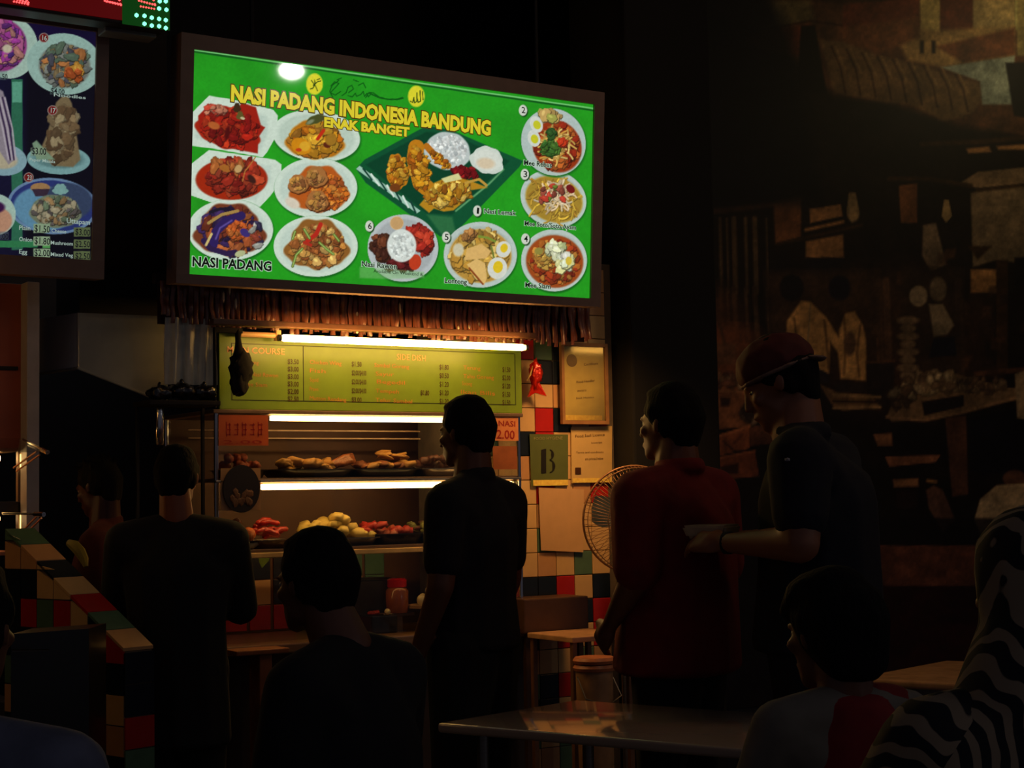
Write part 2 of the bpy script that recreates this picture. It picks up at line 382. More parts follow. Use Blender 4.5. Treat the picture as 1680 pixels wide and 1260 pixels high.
    p.ell(494, 240, 17, 13, (222, 142, 14), .5, soft=2); p.ell(500, 240, 9, 8, (236, 176, 40), soft=2); p.ell(490, 246, 5, 3, (206, 60, 20)); p.line([(521, 228), (531, 214)], 5.5, (206, 44, 16)); p.ell(536, 238, 6, 4.5, (96, 34, 14), .5, soft=1.5); p.ell(543, 229, 9, 10, (170, 120, 30), .6, soft=2)
    p.ell(518, 196, 17, 7, (70, 74, 34), -.35, soft=1.5, wob=.06); p.ell(509, 200, 7, 3, (120, 128, 96), -.5, soft=2)
    # plate 3: chunks in sambal
    p.ell(380, 294, 59, 34, (170, 38, 8), -.02, soft=2); p.pile(382, 290, 46, 28, 110, 6, [(150, 38, 22), (176, 50, 26), (130, 24, 16), (186, 66, 34), (110, 30, 18)], 1.6, 0, .4); p.pile(372, 273, 30, 10, 25, 5, [(160, 60, 36), (170, 94, 40)], 1.7)
    p.ell(369, 276, 9, 6, (176, 104, 36), .4, soft=1.5, wob=.1); p.line([(398, 297), (402, 281), (412, 268), (419, 258)], 1.8, (190, 120, 50)); p.ell(391, 277, 6, 7, (186, 150, 96), .6, soft=1.5); p.ell(413, 294, 5, 9, (60, 26, 18), -.7, soft=2)
    # plate 4: meatballs with shredded coconut
    p.ell(524, 311, 46, 38, (196, 92, 24), 0, soft=3, wob=.07); p.pile(536, 315, 36, 32, 170, 3, [(214, 110, 28), (196, 84, 22), (222, 136, 50), (170, 80, 30)], 1.3, 0, .3)
    for cx, cy, r in ((519, 290, 19), (489, 302, 17), (520, 330, 19)): p.ell(cx+1, cy+2, r, r*.93, (90, 44, 16), wob=.05); p.ell(cx, cy, r-1, r*.9, (176, 112, 54), wob=.05); p.pile(cx, cy, r*.75, r*.7, 28, 3, [(190, 130, 66), (150, 90, 44), (200, 140, 60)], 1.4, 0, .3)
    p.ell(480, 333, 13, 8, (206, 196, 176), .5, soft=3)
    # plate 5: purple aubergine
    p.ell(377, 378, 56, 43, (120, 56, 28), 0, soft=3, wob=.07); p.pile(376, 378, 50, 38, 120, 5.5, [(40, 24, 60), (150, 72, 34), (176, 92, 44), (56, 34, 84), (110, 44, 26)], 1.9, .3, .4)
    p.line([(350, 402), (354, 380), (372, 362), (396, 354)], 14, (44, 28, 92)); p.line([(354, 392), (361, 374), (380, 362)], 3, (92, 74, 150), soft=2); p.line([(345, 348), (360, 343), (376, 342)], 5, (30, 24, 40)); p.line([(342, 366), (364, 352), (390, 346)], 5, (176, 140, 72)); p.line([(334, 395), (345, 408), (372, 416), (386, 414)], 9, (44, 26, 70)); p.line([(338, 402), (347, 384)], 4, (196, 176, 110)); p.ell(394, 416, 9, 5, (170, 176, 130), -.3); p.pile(388, 378, 16, 14, 34, 3.4, [(206, 110, 44), (190, 84, 30)], 1.3); p.ell(402, 382, 9, 6, (60, 44, 120), .6); p.pile(420, 385, 8, 24, 14, 4, [(50, 44, 70), (150, 150, 140), (150, 60, 40)], 1.8)
    # plate 6: diced bean curd with chilli and beans
    p.ell(520, 402, 50, 41, (150, 96, 36), 0, soft=3, wob=.08); p.pile(520, 404, 46, 36, 130, 5.2, [(206, 150, 70), (190, 124, 50), (170, 96, 40), (216, 170, 90), (150, 80, 34)], 1.15, 0, .5); p.line([(504, 396), (519, 384), (526, 368)], 7, (196, 40, 24)); p.line([(499, 398), (510, 402)], 5, (186, 44, 26))
    for q in ([(499, 376), (508, 391)], [(524, 398), (535, 408), (547, 417)], [(480, 437), (486, 418), (496, 408)], [(548, 385), (556, 395)], [(484, 380), (480, 392)]): p.line(q, 4.6, (84, 104, 40)); p.line(q, 2, (150, 176, 90))
    # dark square plate in the middle
    p.poly([(584, 277), (598, 262), (700, 206), (742, 214), (858, 264), (852, 274), (745, 384), (722, 388), (600, 300)], (14, 78, 46), soft=1.5)
    p.poly([(600, 270), (700, 216), (742, 220), (836, 264), (742, 352), (700, 350)], (10, 62, 38), soft=3)
    p.poly([(584, 277), (590, 272), (690, 346), (684, 350)], (150, 190, 170)); 
    for k in range(7): p.line([(596+k*13, 277+k*9), (610+k*12, 295+k*9)], 3, (206, 222, 210) if k % 2 else (20, 60, 50))
    p.line([(748, 346), (802, 302), (826, 278)], 3, (90, 150, 100), soft=2); p.poly([(700, 352), (742, 356), (748, 382), (726, 387)], (60, 120, 70), soft=4, alpha=.6)
    # rice dome, fried egg, sambal, chicken, omelette
    p.ell(734, 248, 38, 31, (180, 190, 186), .15, soft=2, wob=.02); p.pile(734, 246, 33, 26, 240, 1.8, [(206, 210, 206), (184, 192, 190), (214, 218, 212)], 1.6, 0, .1, .94)
    p.ell(799, 263, 28, 22, (196, 206, 194), .35, wob=.05); p.ell(799, 263, 23, 17, (206, 212, 200), .35, soft=3); p.ell(797, 268, 15, 9, (206, 190, 160), .1, soft=4)
    p.pile(762, 283, 24, 8, 40, 4, [(130, 14, 18), (160, 24, 24), (104, 10, 14)], 1.5, .25, .3)
    CK = [(214, 144, 24), (196, 118, 16), (226, 164, 44), (176, 92, 14)]
    p.line([(700, 240), (716, 258), (735, 272)], 11, (196, 116, 20)); p.pile(720, 261, 22, 6, 30, 3, CK, 1.7, .7)
    p.ell(652, 282, 17, 29, (206, 128, 16), -.15, wob=.07); p.pile(652, 280, 14, 26, 60, 4, CK, 1.6)
    p.line([(683, 242), (680, 262), (690, 300), (700, 308)], 26, (206, 130, 18)); p.pile(688, 276, 14, 36, 110, 4, CK, 1.7, -.2, .4); p.ell(648, 308, 9, 7, (120, 60, 18), soft=2)
    p.poly([(688, 336), (700, 322), (712, 300), (740, 288), (770, 296), (800, 308), (772, 312), (762, 330), (744, 345), (728, 347), (712, 342), (704, 349)], (196, 140, 26), soft=2); p.pile(736, 318, 40, 18, 150, 4, [(216, 164, 44), (190, 124, 22), (222, 184, 84), (160, 90, 16)], 1.7, -.25, .4)
    p.line([(764, 300), (786, 294), (798, 304)], 4, (206, 160, 60)); p.poly([(724, 293), (752, 284), (758, 294), (730, 300)], (206, 204, 140), soft=1.5)
    # bowls 6 5 4 3 2
    def bowl(cx, cy, rx, ry, t=0, c=(178, 192, 184)): p.ell(cx+1, cy+2, rx+.5, ry+1.5, (20, 100, 24), t, soft=3); p.ell(cx, cy, rx, ry, c, t); p.ell(cx, cy, rx*.87, ry*.86, tuple(x*.9 for x in c), t, soft=4)
    bowl(661, 407, 58, 55, 0, (178, 186, 186)); p.pile(626, 406, 14, 22, 60, 5, [(84, 44, 24), (110, 56, 30), (64, 30, 18)], 1.5); p.pile(660, 434, 24, 9, 28, 5, [(96, 24, 24), (74, 16, 16)], 1.5); p.ell(651, 366, 11, 11, (214, 170, 110), soft=2); p.pile(690, 392, 17, 24, 70, 5, [(176, 40, 26), (196, 58, 34), (140, 24, 18)], 1.6, -.5); p.ell(681, 430, 10, 13, (206, 60, 26), .2); p.ell(659, 403, 24, 27, (206, 214, 206), soft=2); p.pile(659, 403, 20, 23, 120, 1.6, [(214, 220, 212), (198, 206, 200)], 1.5, 0, .05, .95)
    bowl(788, 418, 60, 54); p.ell(788, 420, 51, 44, (196, 150, 60), 0, soft=3); p.pile(788, 418, 46, 40, 90, 6, [(206, 160, 66), (190, 140, 50), (210, 180, 100), (150, 120, 50)], 1.7, 0, .3)
    p.poly([(762, 427), (766, 408), (790, 400), (806, 412), (798, 424)], (210, 170, 100), soft=1.5); p.poly([(766, 434), (782, 424), (796, 432), (799, 456), (794, 468), (776, 450)], (214, 176, 104), soft=1.5); p.line([(770, 440), (792, 466)], 3, (150, 70, 24)); p.line([(806, 404), (812, 430)], 3, (110, 120, 50)); p.line([(786, 388), (800, 390), (812, 396)], 4, (120, 140, 50))
    for cx, cy, r, t in ((826, 409, 12, .3), (816, 440, 16, .2)): p.ell(cx, cy, r, r*1.12, (206, 208, 196), t); p.ell(cx+1, cy-2, r*.5, r*.62, (214, 184, 34), t)
    p.ell(752, 410, 9, 11, (196, 190, 160), soft=3); p.pile(768, 386, 8, 8, 8, 5, [(176, 120, 60)], 1.5)
    bowl(909, 427, 54, 51); p.ell(910, 429, 47, 43, (170, 74, 22), .2, soft=3); p.pile(910, 429, 42, 38, 150, 4, [(190, 104, 34), (170, 60, 22), (206, 134, 50), (150, 44, 20)], 1.5, 0, .3); p.pile(894, 424, 17, 14, 40, 4, [(206, 160, 66), (190, 130, 50)], 1.6)
    p.pile(912, 410, 13, 9, 20, 6, [(190, 200, 140), (206, 210, 170)], 1.5, .3); p.pile(926, 430, 12, 14, 18, 7, [(196, 204, 170), (206, 204, 140), (214, 214, 196)], 1.3, .3); p.ell(933, 428, 5, 7, (206, 180, 60)); p.ell(884, 412, 7, 6, (140, 130, 60), soft=1.5)
    bowl(908, 326, 55, 46, .35); p.ell(909, 327, 48, 37, (176, 140, 44), .35, soft=3); p.noodles(909, 328, 44, 34, 150, 2.4, [(206, 170, 60), (190, 150, 50), (176, 130, 40)], 18, .35); p.noodles(912, 324, 28, 20, 60, 2.6, [(214, 196, 160), (206, 180, 140)], 16); p.ell(936, 310, 8, 6, (120, 20, 20), .8); p.pile(905, 318, 24, 16, 14, 4, [(150, 70, 50), (196, 60, 40), (90, 110, 40)], 1.5)
    p.ell(909, 235, 53, 57, (20, 100, 24), -.5, soft=4); p.ell(908, 233, 52, 56, (170, 186, 180), -.5); p.ell(914, 240, 39, 44, (160, 52, 14), -.5, soft=3); p.pile(915, 240, 34, 38, 90, 5, [(176, 70, 20), (190, 96, 34), (140, 36, 14)], 1.6, 0, .3); p.noodles(912, 238, 27, 28, 90, 2.6, [(214, 170, 80), (206, 150, 60), (222, 190, 110)], 14)
    p.pile(905, 190, 18, 7, 12, 7, [(150, 150, 70), (170, 140, 80)], 1.3, .2); p.pile(902, 243, 15, 12, 36, 4, [(50, 90, 34), (70, 110, 40)], 1.5); p.pile(906, 219, 6, 6, 9, 4, [(44, 80, 34)], 1.4); p.pile(921, 234, 7, 5, 8, 4, [(190, 50, 20)])
    for cx, cy, t in ((880, 204, -.4), (876, 227, -.3)): p.ell(cx, cy, 10, 14, (200, 206, 196), t); p.ell(cx+1, cy+1, 6, 7.5, (190, 190, 40), t)
    for cx, cy in ((606, 371), (732, 389), (862, 392), (861, 286), (858, 181), (783, 346)): p.ell(cx+1.5, cy+1.5, 7, 9.5, (20, 60, 20), soft=2); p.ell(cx, cy, 6.8, 9, (198, 204, 190))
    # haloes behind the captions, and the unprinted lighter block behind the sub-caption
    p.poly([(590, 438), (598, 438), (696, 446), (696, 456), (640, 458), (590, 456)], (120, 178, 110), soft=3, alpha=.55)
    p.noise(.05, 3, 9)
    rd = p.C[:, 0] > p.C[:, 1]*1.25; p.C[rd] = p.C[rd]*.86+6
    return p.lin()
m_green = printmat('backlit_green_print', 1.0)
print_sheet('printed_panel', BLw, (1, 0, 0), SZ, Wd, Ht, 640, 300, green_print, m_green, sg)
yel, brn, blk, wht = inkmat('ink_yellow', (214, 196, 44), 1), inkmat('ink_brown', (74, 52, 10), 1), inkmat('ink_black', (14, 20, 12), 1), inkmat('ink_white', (180, 206, 180), 1)
lettering('NASI PADANG INDONESIA BANDUNG', SP, (379.5, 165), (803, 221.5), 24.5, yel, sg, .004, .05, .105, brn)
lettering('ENAK BANGET', SP, (532, 207.5), (670, 224), 14.5, yel, sg, .004, .05, .105, brn)
lettering('NASI PADANG', SP, (315.5, 436.5), (444, 444.5), 15.5, blk, sg, .004, .03, .075, wht)
for s, a, c, h in (('Nasi Rawon', (593, 437), (650, 441.5), 8.5), ('Lontong', (729, 464), (765, 466.5), 8), ('Mee Siam', (861, 471), (902, 474), 8),
                   ('Mee Soto/Soto Ayam', (860, 370), (944, 377), 7.5), ('Mee Rebus', (859, 270.5), (904, 275), 8), ('Nasi Lemak', (794, 350), (845, 353.5), 7.5)):
    lettering(s, SP, a, c, h, blk, sg, .004, .02, .07, wht)
lettering('Available On Weekend &', SP, (612, 447), (693, 453), 5.5, blk, sg, .004)
for s, cx, cy in (('6', 606, 371), ('5', 732, 389), ('4', 862, 392), ('3', 861, 286), ('2', 858, 181), ('1', 783, 346)):
    w_ = 3 if s != '1' else 1.5; lettering(s, SP, (cx-w_, cy+4.5), (cx+w_, cy+5), 10, blk, sg, .004, .01)

for x_ in (.25, Wd-.25):
    b = MB(); q_ = BLw+Vector((x_, .05, 0))+SZ*(Ht+.05); b.tube([q_, (q_.x, q_.y, 4.6)], .008, 6); b.build('hanger_rod', m_black, sg)
# ------------------------------------------------------------------ left menu sign (cropped by the frame)
BL2 = SP(149, 427); BL2.x = SP(-120, 420).x; W2 = SP(149, 427).x-BL2.x; H2 = (SP(149, 52)-SP(149, 427)).dot(SZ)
s2 = thing('menu_sign', BL2+Vector((W2/2, 0, 0)), 'dark blue backlit menu sign with dosa plates and prices, cut off at left', 'sign')
sign_box(s2, BL2, W2, H2, .045, .075, .065)
def left_print(U, V):
    p = Paint(U, V, (20, 18, 46)); p.noise(.2, 60, 3)
    p.poly([(-130, 20), (60, 30), (160, 60), (160, 110), (60, 80), (-130, 80)], (28, 16, 58), soft=20, alpha=.7)
    p.poly([(40, 100), (160, 120), (160, 430), (40, 430)], (12, 10, 18), soft=16, alpha=.8)
    p.rect(19, 130, 37, 410, (48, 112, 84)); p.rect(20, 134, 36, 168, (96, 170, 140)); p.rect(-130, 395, 62, 406, (50, 130, 80)); p.rect(70, 397, 82, 407, (90, 170, 90))
    WHT = (176, 206, 190)
    p.ell(15, 78, 47, 51, WHT); p.ell(-2, 74, 46, 44, (150, 60, 130), soft=3); p.pile(0, 74, 40, 36, 130, 5, [(160, 60, 150), (110, 50, 130), (190, 100, 150), (70, 40, 110), (190, 130, 120)], 2, 0, .4); p.ell(12, 80, 8, 7, (210, 200, 170), soft=3)
    p.ell(106, 105, 62, 50, (160, 196, 184), .15); p.ell(106, 108, 42, 36, (120, 120, 110), .1, soft=4); p.pile(106, 106, 38, 33, 130, 5, [(120, 124, 116), (80, 80, 90), (150, 130, 90), (170, 110, 60), (90, 110, 90)], 2, 0, .35); p.pile(122, 118, 14, 12, 14, 5, [(190, 90, 40), (180, 130, 50)], 1.5)
    # left dosa roll and plate
    p.ell(6, 262, 38, 26, (140, 176, 186), .1); p.ell(2, 262, 27, 15, (190, 180, 150), .1, soft=3); p.poly([(-10, 140), (5, 150), (12, 175), (22, 240), (24, 262), (14, 270), (-6, 240)], (150, 140, 150), soft=2)
    for k in range(5): p.line([(-8+k*4, 160), (4+k*4, 210), (14+k*3, 262)], 2.5, (50, 30, 70) if k % 2 else (190, 180, 190), soft=1.5)
    # tall cone dosa
    p.ell(96, 262, 52, 24, (130, 176, 176), .06); p.ell(96, 260, 42, 16, (100, 140, 140), .06, soft=3); p.poly([(102, 158), (112, 158), (118, 170), (124, 210), (132, 262), (120, 274), (86, 272), (66, 246), (76, 222), (86, 190), (92, 168)], (128, 110, 78), soft=2.5)
    p.pile(102, 220, 20, 48, 70, 7, [(140, 118, 84), (110, 88, 60), (150, 134, 100), (96, 74, 50)], 1.5, .1, .25, .75); p.poly([(53, 235), (60, 230), (74, 246), (90, 262), (60, 262)], (130, 160, 130), soft=2)
    # round tray at the bottom
    p.ell(86, 338, 74, 46, (110, 140, 176), .08); p.ell(86, 338, 69, 42, (44, 56, 120), .08); p.ell(74, 342, 52, 36, (100, 150, 180), .08, soft=3); p.ell(112, 330, 40, 30, (56, 70, 100), .1, soft=4); p.ell(66, 308, 16, 8, (170, 130, 84)); p.poly([(52, 310), (82, 310), (76, 322), (58, 322)], (60, 44, 60)); p.ell(99, 311, 12, 9, (130, 176, 170), wob=.1)
    p.ell(91, 347, 42, 27, (120, 130, 104), .05, soft=2, wob=.03); p.pile(91, 346, 38, 23, 120, 4, [(130, 136, 110), (100, 116, 90), (150, 120, 80), (90, 84, 80), (160, 150, 120)], 1.7, 0, .3)
    p.ell(-8, 352, 34, 34, WHT); p.ell(-6, 362, 26, 22, (200, 150, 120), soft=3); p.ell(-10, 340, 18, 10, (60, 20, 70), soft=3)
    for cx, cy in ((72, 62), (86, 181), (47, 291)): p.ell(cx, cy, 8, 8, (170, 150, 140)); p.ell(cx, cy, 6.8, 6.8, (120, 24, 24))
    for x, y in ((56, 368), (56, 389), (56, 409), (122, 374), (122, 394), (122, 413)): p.rect(x-1, y-1, x+26, y+14, (150, 176, 140) if x < 100 else (96, 110, 70))
    p.rect(-40, 380, 14, 393, (96, 110, 120), alpha=.5); p.rect(-12, 116, 12, 131, (120, 150, 140), alpha=.5); p.rect(82, 143, 106, 155, (120, 150, 140), alpha=.5); p.rect(50, 242, 76, 256, (140, 160, 130), alpha=.6)
    p.noise(.08, 3, 9); p.C *= .82
    return p.lin()
print_sheet('printed_panel', BL2, (1, 0, 0), SZ, W2, H2, 230, 330, left_print, printmat('backlit_blue_print', 1.0), s2)
pw = inkmat('ink_pale', (150, 170, 160), 1); pk = inkmat('ink_dark', (20, 20, 24), 1)
for x_ in (W2-.2,):
    b = MB(); q_ = BL2+Vector((x_, .05, 0))+SZ*(H2+.07); b.tube([q_, (q_.x, q_.y, 4.6)], .008, 6); b.build('hanger_rod', m_black, s2)
for s, a, c, h, m in (('16', (69, 66), (76, 67), 8, pw), ('17', (83, 185), (90, 186), 8, pw), ('23', (44, 295), (51, 296), 8, pw),
    ('$4.00', (83, 153), (105, 156), 9, pk), ('$3.00', (52, 253), (75, 254.5), 11, pk), ('$1.50', (56, 380), (81, 382), 11, pk), ('$1.80', (56, 400), (81, 402), 11, pk), ('$2.00', (56, 420), (81, 421), 11, pk),
    ('$3.00', (123, 385), (147, 387), 10, pk), ('$2.50', (123, 405), (147, 406), 10, pk), ('$2.50', (123, 424.5), (147, 425.5), 10, pk), ('Plain', (31, 377), (49, 378), 7, pw), ('Onion', (31, 395.5), (52, 397), 7, pw), ('Egg', (31, 416), (44, 417), 7, pw),
    ('Cheese', (84, 381), (108, 383), 6, pw), ('Mushroom', (83, 401), (119, 403), 6, pw), ('Mixed Veg', (83, 420), (119, 422), 6, pw), ('Uttapam', (109, 366), (147, 369), 8, pw), ('.50', (1, 130), (12, 131), 9, pk), ('.00', (1, 392), (13, 393), 9, pk), ('Paper Masala', (48, 264), (90, 268), 5, pw), ('Noodles', (88, 158), (140, 163), 5, pw)):
    lettering(s, SP, a, c, h, m, s2, .004, .01)

# ------------------------------------------------------------------ red LED board over the left sign
YL = 5.36
a = P(276, 50, YL); ledw = 1.9; LB = Vector((a.x-ledw, YL, a.z+.0))
lr = thing('led_board', (a.x-ledw/2, YL, a.z), 'red and green LED ticker board above the dark blue menu sign', 'led sign')
b = MB(); b.box((a.x-ledw, YL, a.z), (a.x, YL+.09, a.z+.30), .006); b.build('casing', mat('led_casing', (30, 8, 8), rough=.5), lr)
m_lens = mat('led_glow_lens', (60, 6, 8), rough=.35, emit=(120, 4, 8), es=.35); m_lens.cycles.emission_sampling = 'NONE'  # faint red emission painted on the face as the LEDs' halo
b = MB(); b.box((a.x-ledw+.012, YL-.004, a.z+.012), (a.x-.012, YL+.004, a.z+.288)); b.build('red_glow_lens', m_lens, lr)
m_gl = mat('green_led', (40, 60, 40), rough=.4, emit=(120, 255, 190), es=2.2); m_rl = mat('red_led', (60, 10, 10), rough=.4, emit=(255, 70, 70), es=3)
sph = MB(); sph.ico((0, 0, 0), (.0085, .005, .0085), 1)
def led(u, v, m, s=1):
    c = P(u, v, YL-.006); b = MB(); b.v = [p*s+c for p in sph.v]; b.f = sph.f; b.build('led', m, lr, smooth='all')
for u, v in ((262, 2), (272, 2), (261, 14), (273, 16), (224, 25), (237, 26), (249, 29), (261, 31), (272, 33), (237, 39), (249, 42), (261, 43), (272, 46), (250, -10), (262, -12), (272, -12)): led(u, v, m_gl)
for cx in (172, 228, 20):
    for k in range(7): led(cx+k*4.4, 1+k*1.2-(4 if cx == 20 else 0), m_rl, .5)
    for k in range(6): led(cx+3+k*4.4, 5.5+k*.8+(5 if cx == 228 else -3), m_rl, .45)
    led(cx+24, 0, m_rl, .55); led(cx+26, 7, m_rl, .5)
gg = MB(); q = P(274, 46, YL-.005); gg.box((q.x-.16, YL-.0055, q.z-.008), (q.x+.01, YL-.0045, q.z+.11)); go = gg.build('green_glow', mat('green_glow', (6, 40, 10), rough=.4, emit=(6, 90, 20), es=.35), lr)  # green glow behind the LEDs, painted as a faintly emitting patch
MATS['green_glow'].cycles.emission_sampling = 'NONE'
b = MB(); p0 = P(168, 54, 5.45); p1 = P(252, 58, 5.45); b.box((p0.x, 5.42, p0.z), (p1.x, 5.5, p0.z+.035), .004)
tag(b.build('sign_bracket', mat('bracket_grey', (120, 110, 108), rough=.5, metal=.3)), 'grey metal bracket under the right end of the LED board', 'bracket')

# white fluorescent lamp deep inside, seen between the two signs
lp0 = P(166, 330, 7.0); lp1 = P(255, 333, 7.0)
lm = thing('ceiling_lamp', ((lp0.x+lp1.x)/2, 7.0, lp0.z), 'bright white fluorescent lamp hanging in the dark between the two signs', 'lamp')
b = MB(); b.box((lp0.x-.5, 6.99, lp0.z-.04), (lp1.x, 7.04, lp0.z+.022), .01); b.build('diffuser', mat('white_lamp', (240, 240, 240), emit=(238, 240, 255), es=3.2), lm)
b = MB(); b.box((lp0.x-.5, 7.0, lp0.z+.03), (lp1.x, 7.05, lp0.z+.045), .004); b.build('housing', mat('lamp_housing', (190, 190, 196), rough=.4), lm)
for x in (lp0.x-.3, lp1.x-.1):
    b = MB(); b.tube([(x, 7.03, lp0.z+.04), (x, 7.03, 4.6)], .005, 6); b.build('rod', m_black, lm)
# ------------------------------------------------------------------ stall: valance of hanging strips
m_fringe = mat('dark_red_satin', (112, 62, 44), rough=.3, var=.35, scale=30, stretch=(3, 3, .4), coat=.3)
m_steel = mat('brushed_steel', (150, 146, 140), rough=.32, metal=.85, var=.1, stretch=(1, 1, 14))
m_chrome = mat('chrome', (200, 200, 200), rough=.15, metal=1, var=.03)
m_dsteel = mat('dull_steel', (112, 90, 76), rough=.45, metal=.35, var=.12)
va = thing('valance', P(610, 545, 5.84), 'dark red valance of crinkled hanging strips under the green menu sign', 'valance')
g = random.Random(11)
zt = 2.225
xl, xr = P(262, 500, 5.84).x, P(962, 500, 5.84).x
b = MB(); b.box((xl-.02, 5.84, zt-.01), (xr+.02, 5.87, zt+.03), .005); b.build('rail', mat('rail_dark', (40, 26, 22), rough=.6), va)
n = 92
smeshes = []
for k in range(6):
    b = MB(); ww = .0125; L = .2; cols = []
    ph = g.uniform(0, 6)
    for i in range(9):
        t = i/8; z = -L*t; bl = math.sin(t*9+ph)*.004; wv = ww*(1-.25*t+.12*math.sin(t*14+ph*2)); 
        cols.append([(-wv, bl+.004, z), (0, bl-.007, z), (wv, bl+.004, z)])
    vs = [p for c in cols for p in c]; fs = []
    for i in range(8):
        for j in range(2): q = i*3+j; fs.append([q, q+1, q+4, q+3])
    me = bpy.data.meshes.new('fringe_strip'); me.from_pydata(vs, [], fs); me.materials.append(m_fringe)
    me.polygons.foreach_set('use_smooth', [True]*len(me.polygons)); smeshes.append(me)
for i in range(n):
    x = xl+(xr-xl)*(i+.5)/n; t = i/(n-1)
    L = .165+.012*t + g.uniform(-.012, .014)
    if i > n-8: L -= .004*(i-n+8)
    if i < 6: L -= .03*(6-i)/6
    o = bpy.data.objects.new('fringe_strip', smeshes[g.randrange(6)]); place(o, (x, 5.83+g.uniform(-.012, .008), zt), va)
    o.scale = (1, 1, L/.2); o.rotation_euler = (g.uniform(-.05, .05), g.uniform(-.02, .02) - (.10 if i > n-6 else 0), g.uniform(-.5, .5))
b = MB(); b.box((xl, 5.862, zt-.16), (xr, 5.866, zt)); b.build('backing_cloth', mat('backing_cloth', (52, 20, 14), rough=.8, bump=.4), va)
# glints on the valance, painted as little pale beads
m_glint = mat('glint_pale', (250, 240, 215), rough=.3)
gl_pts = [(416, 532), (446, 529), (362, 523), (350, 525), (387, 498), (367, 487), (377, 474), (416, 526), (586, 515), (586, 544), (574, 540), (656, 505), (656, 540), (602, 541), (638, 540), (722, 541), (770, 536), (752, 538), (786, 532)]
for i, (u, v) in enumerate(gl_pts):
    b = MB(); c = P(u, v, 5.80); b.ico(c, (.0055, .004, .010 if v > 510 else .026), 1); b.build('glint_bead', m_glint, va, smooth='all')

# ------------------------------------------------------------------ extractor hood and plastic sheet at the left
hd = thing('extractor_hood', P(150, 560, 6.3), 'dull metal extractor hood between the two stalls', 'hood')
m_hood = mat('hood_metal', (165, 168, 160), rough=.6, metal=.1, var=.2, scale=5)
b = MB(); du = P(190, 500, 6.4); b.box((du.x-.18, 6.3, du.z-.2), (du.x+.18, 6.6, 4.6)); b.build('duct', m_black, hd)
c0 = P(128, 513, 6.0); c1 = P(128, 604, 6.0); r0 = P(275, 519, 6.0); r1 = P(275, 662, 6.0)
l0 = P(61, 524, 6.35); l1 = P(61, 614, 6.35)
b = MB(); b.prism([c0, r0, r1, c1], (0, .008, 0)); b.build('front_panel', m_hood, hd)
b = MB(); b.prism([l0, c0, c1, l1], (.006, .006, 0)); b.build('side_panel', mat('hood_metal_lit', (214, 226, 236), rough=.6, metal=.0, var=.12, scale=4), hd)  # side coloured paler than the front to stand in for light on it
b = MB(); b.tube([c0, c1], .004, 8); b.build('corner_seam', m_steel, hd)
b = MB(); b.tube([l1+Vector((0, -.004, 0)), c1+Vector((0, -.004, 0)), r1+Vector((0, -.004, 0))], .006, 8); b.build('lower_lip', m_hood, hd)
sh = MB(); rows_ = []
q0 = P(271, 520, 5.84); q1 = P(354, 530, 5.84); zb = P(300, 631, 5.84).z
nx_ = 26
for j in range(10):
    for i in range(nx_):
        t = i/(nx_-1); s_ = j/9; sh.v.append(Vector((q0.x+(q1.x-q0.x)*t, 5.84+.012*math.sin(t*22+s_*1.5)+.006*math.sin(t*51+s_*4), q0.z+(zb-q0.z)*s_)))
for j in range(9):
    for i in range(nx_-1): q = j*nx_+i; sh.f.append([q, q+1, q+nx_+1, q+nx_])
o = sh.build('plastic_sheet', mat('milky_plastic', (205, 206, 190), rough=.35, var=.1, bump=.2), None, smooth='all'); tag(o, 'milky plastic sheet hanging left of the lime menu board', 'sheet')
for i, (u, v, r) in enumerate(((262, 645, .045), (298, 642, .05), (335, 644, .045))):
    b = MB(); c = P(u, v, 5.8); b.ico(c, (r, r*.7, r*.62), 3, .22, None, i+5); b.ico(c+Vector((0, 0, r*.6)), (r*.2, r*.2, r*.35), 2)
    tag(b.build('plastic_bag', mat('black_bag', (14, 15, 18), rough=.18, coat=.5, bump=.6, scale=40), None, smooth='all'), ('leftmost', 'middle', 'rightmost')[i]+' of three shiny black bags under the hanging plastic sheet', 'bag', 'black bags beside the lime board')
b = MB(); c = P(262, 690, 5.8); b.lathe([(.012, -.09), (.016, -.085), (.016, .05), (.008, .07), (.008, .10)], c, 12)
tag(b.build('steel_flask', m_chrome, None, smooth=True), 'slim shiny steel flask hanging below the black bags', 'flask')
b = MB(); z_ = P(300, 653, 5.8).z; b.box((P(236, 650, 5.8).x, 5.74, z_-.03), (P(352, 650, 5.8).x, 5.92, z_-.012), .003)
b.box((P(240, 650, 5.8).x, 5.9, 0), (P(244, 650, 5.8).x, 5.915, z_-.02)); b.box((P(348, 650, 5.8).x, 5.9, 0), (P(352, 650, 5.8).x, 5.915, z_-.02))
b.box((c.x-.015, 5.79, z_-.02), (c.x+.015, 5.81, c.z+.09))
tag(b.build('wire_rack', m_black), 'thin dark rack carrying the black bags left of the display cabinet', 'rack')

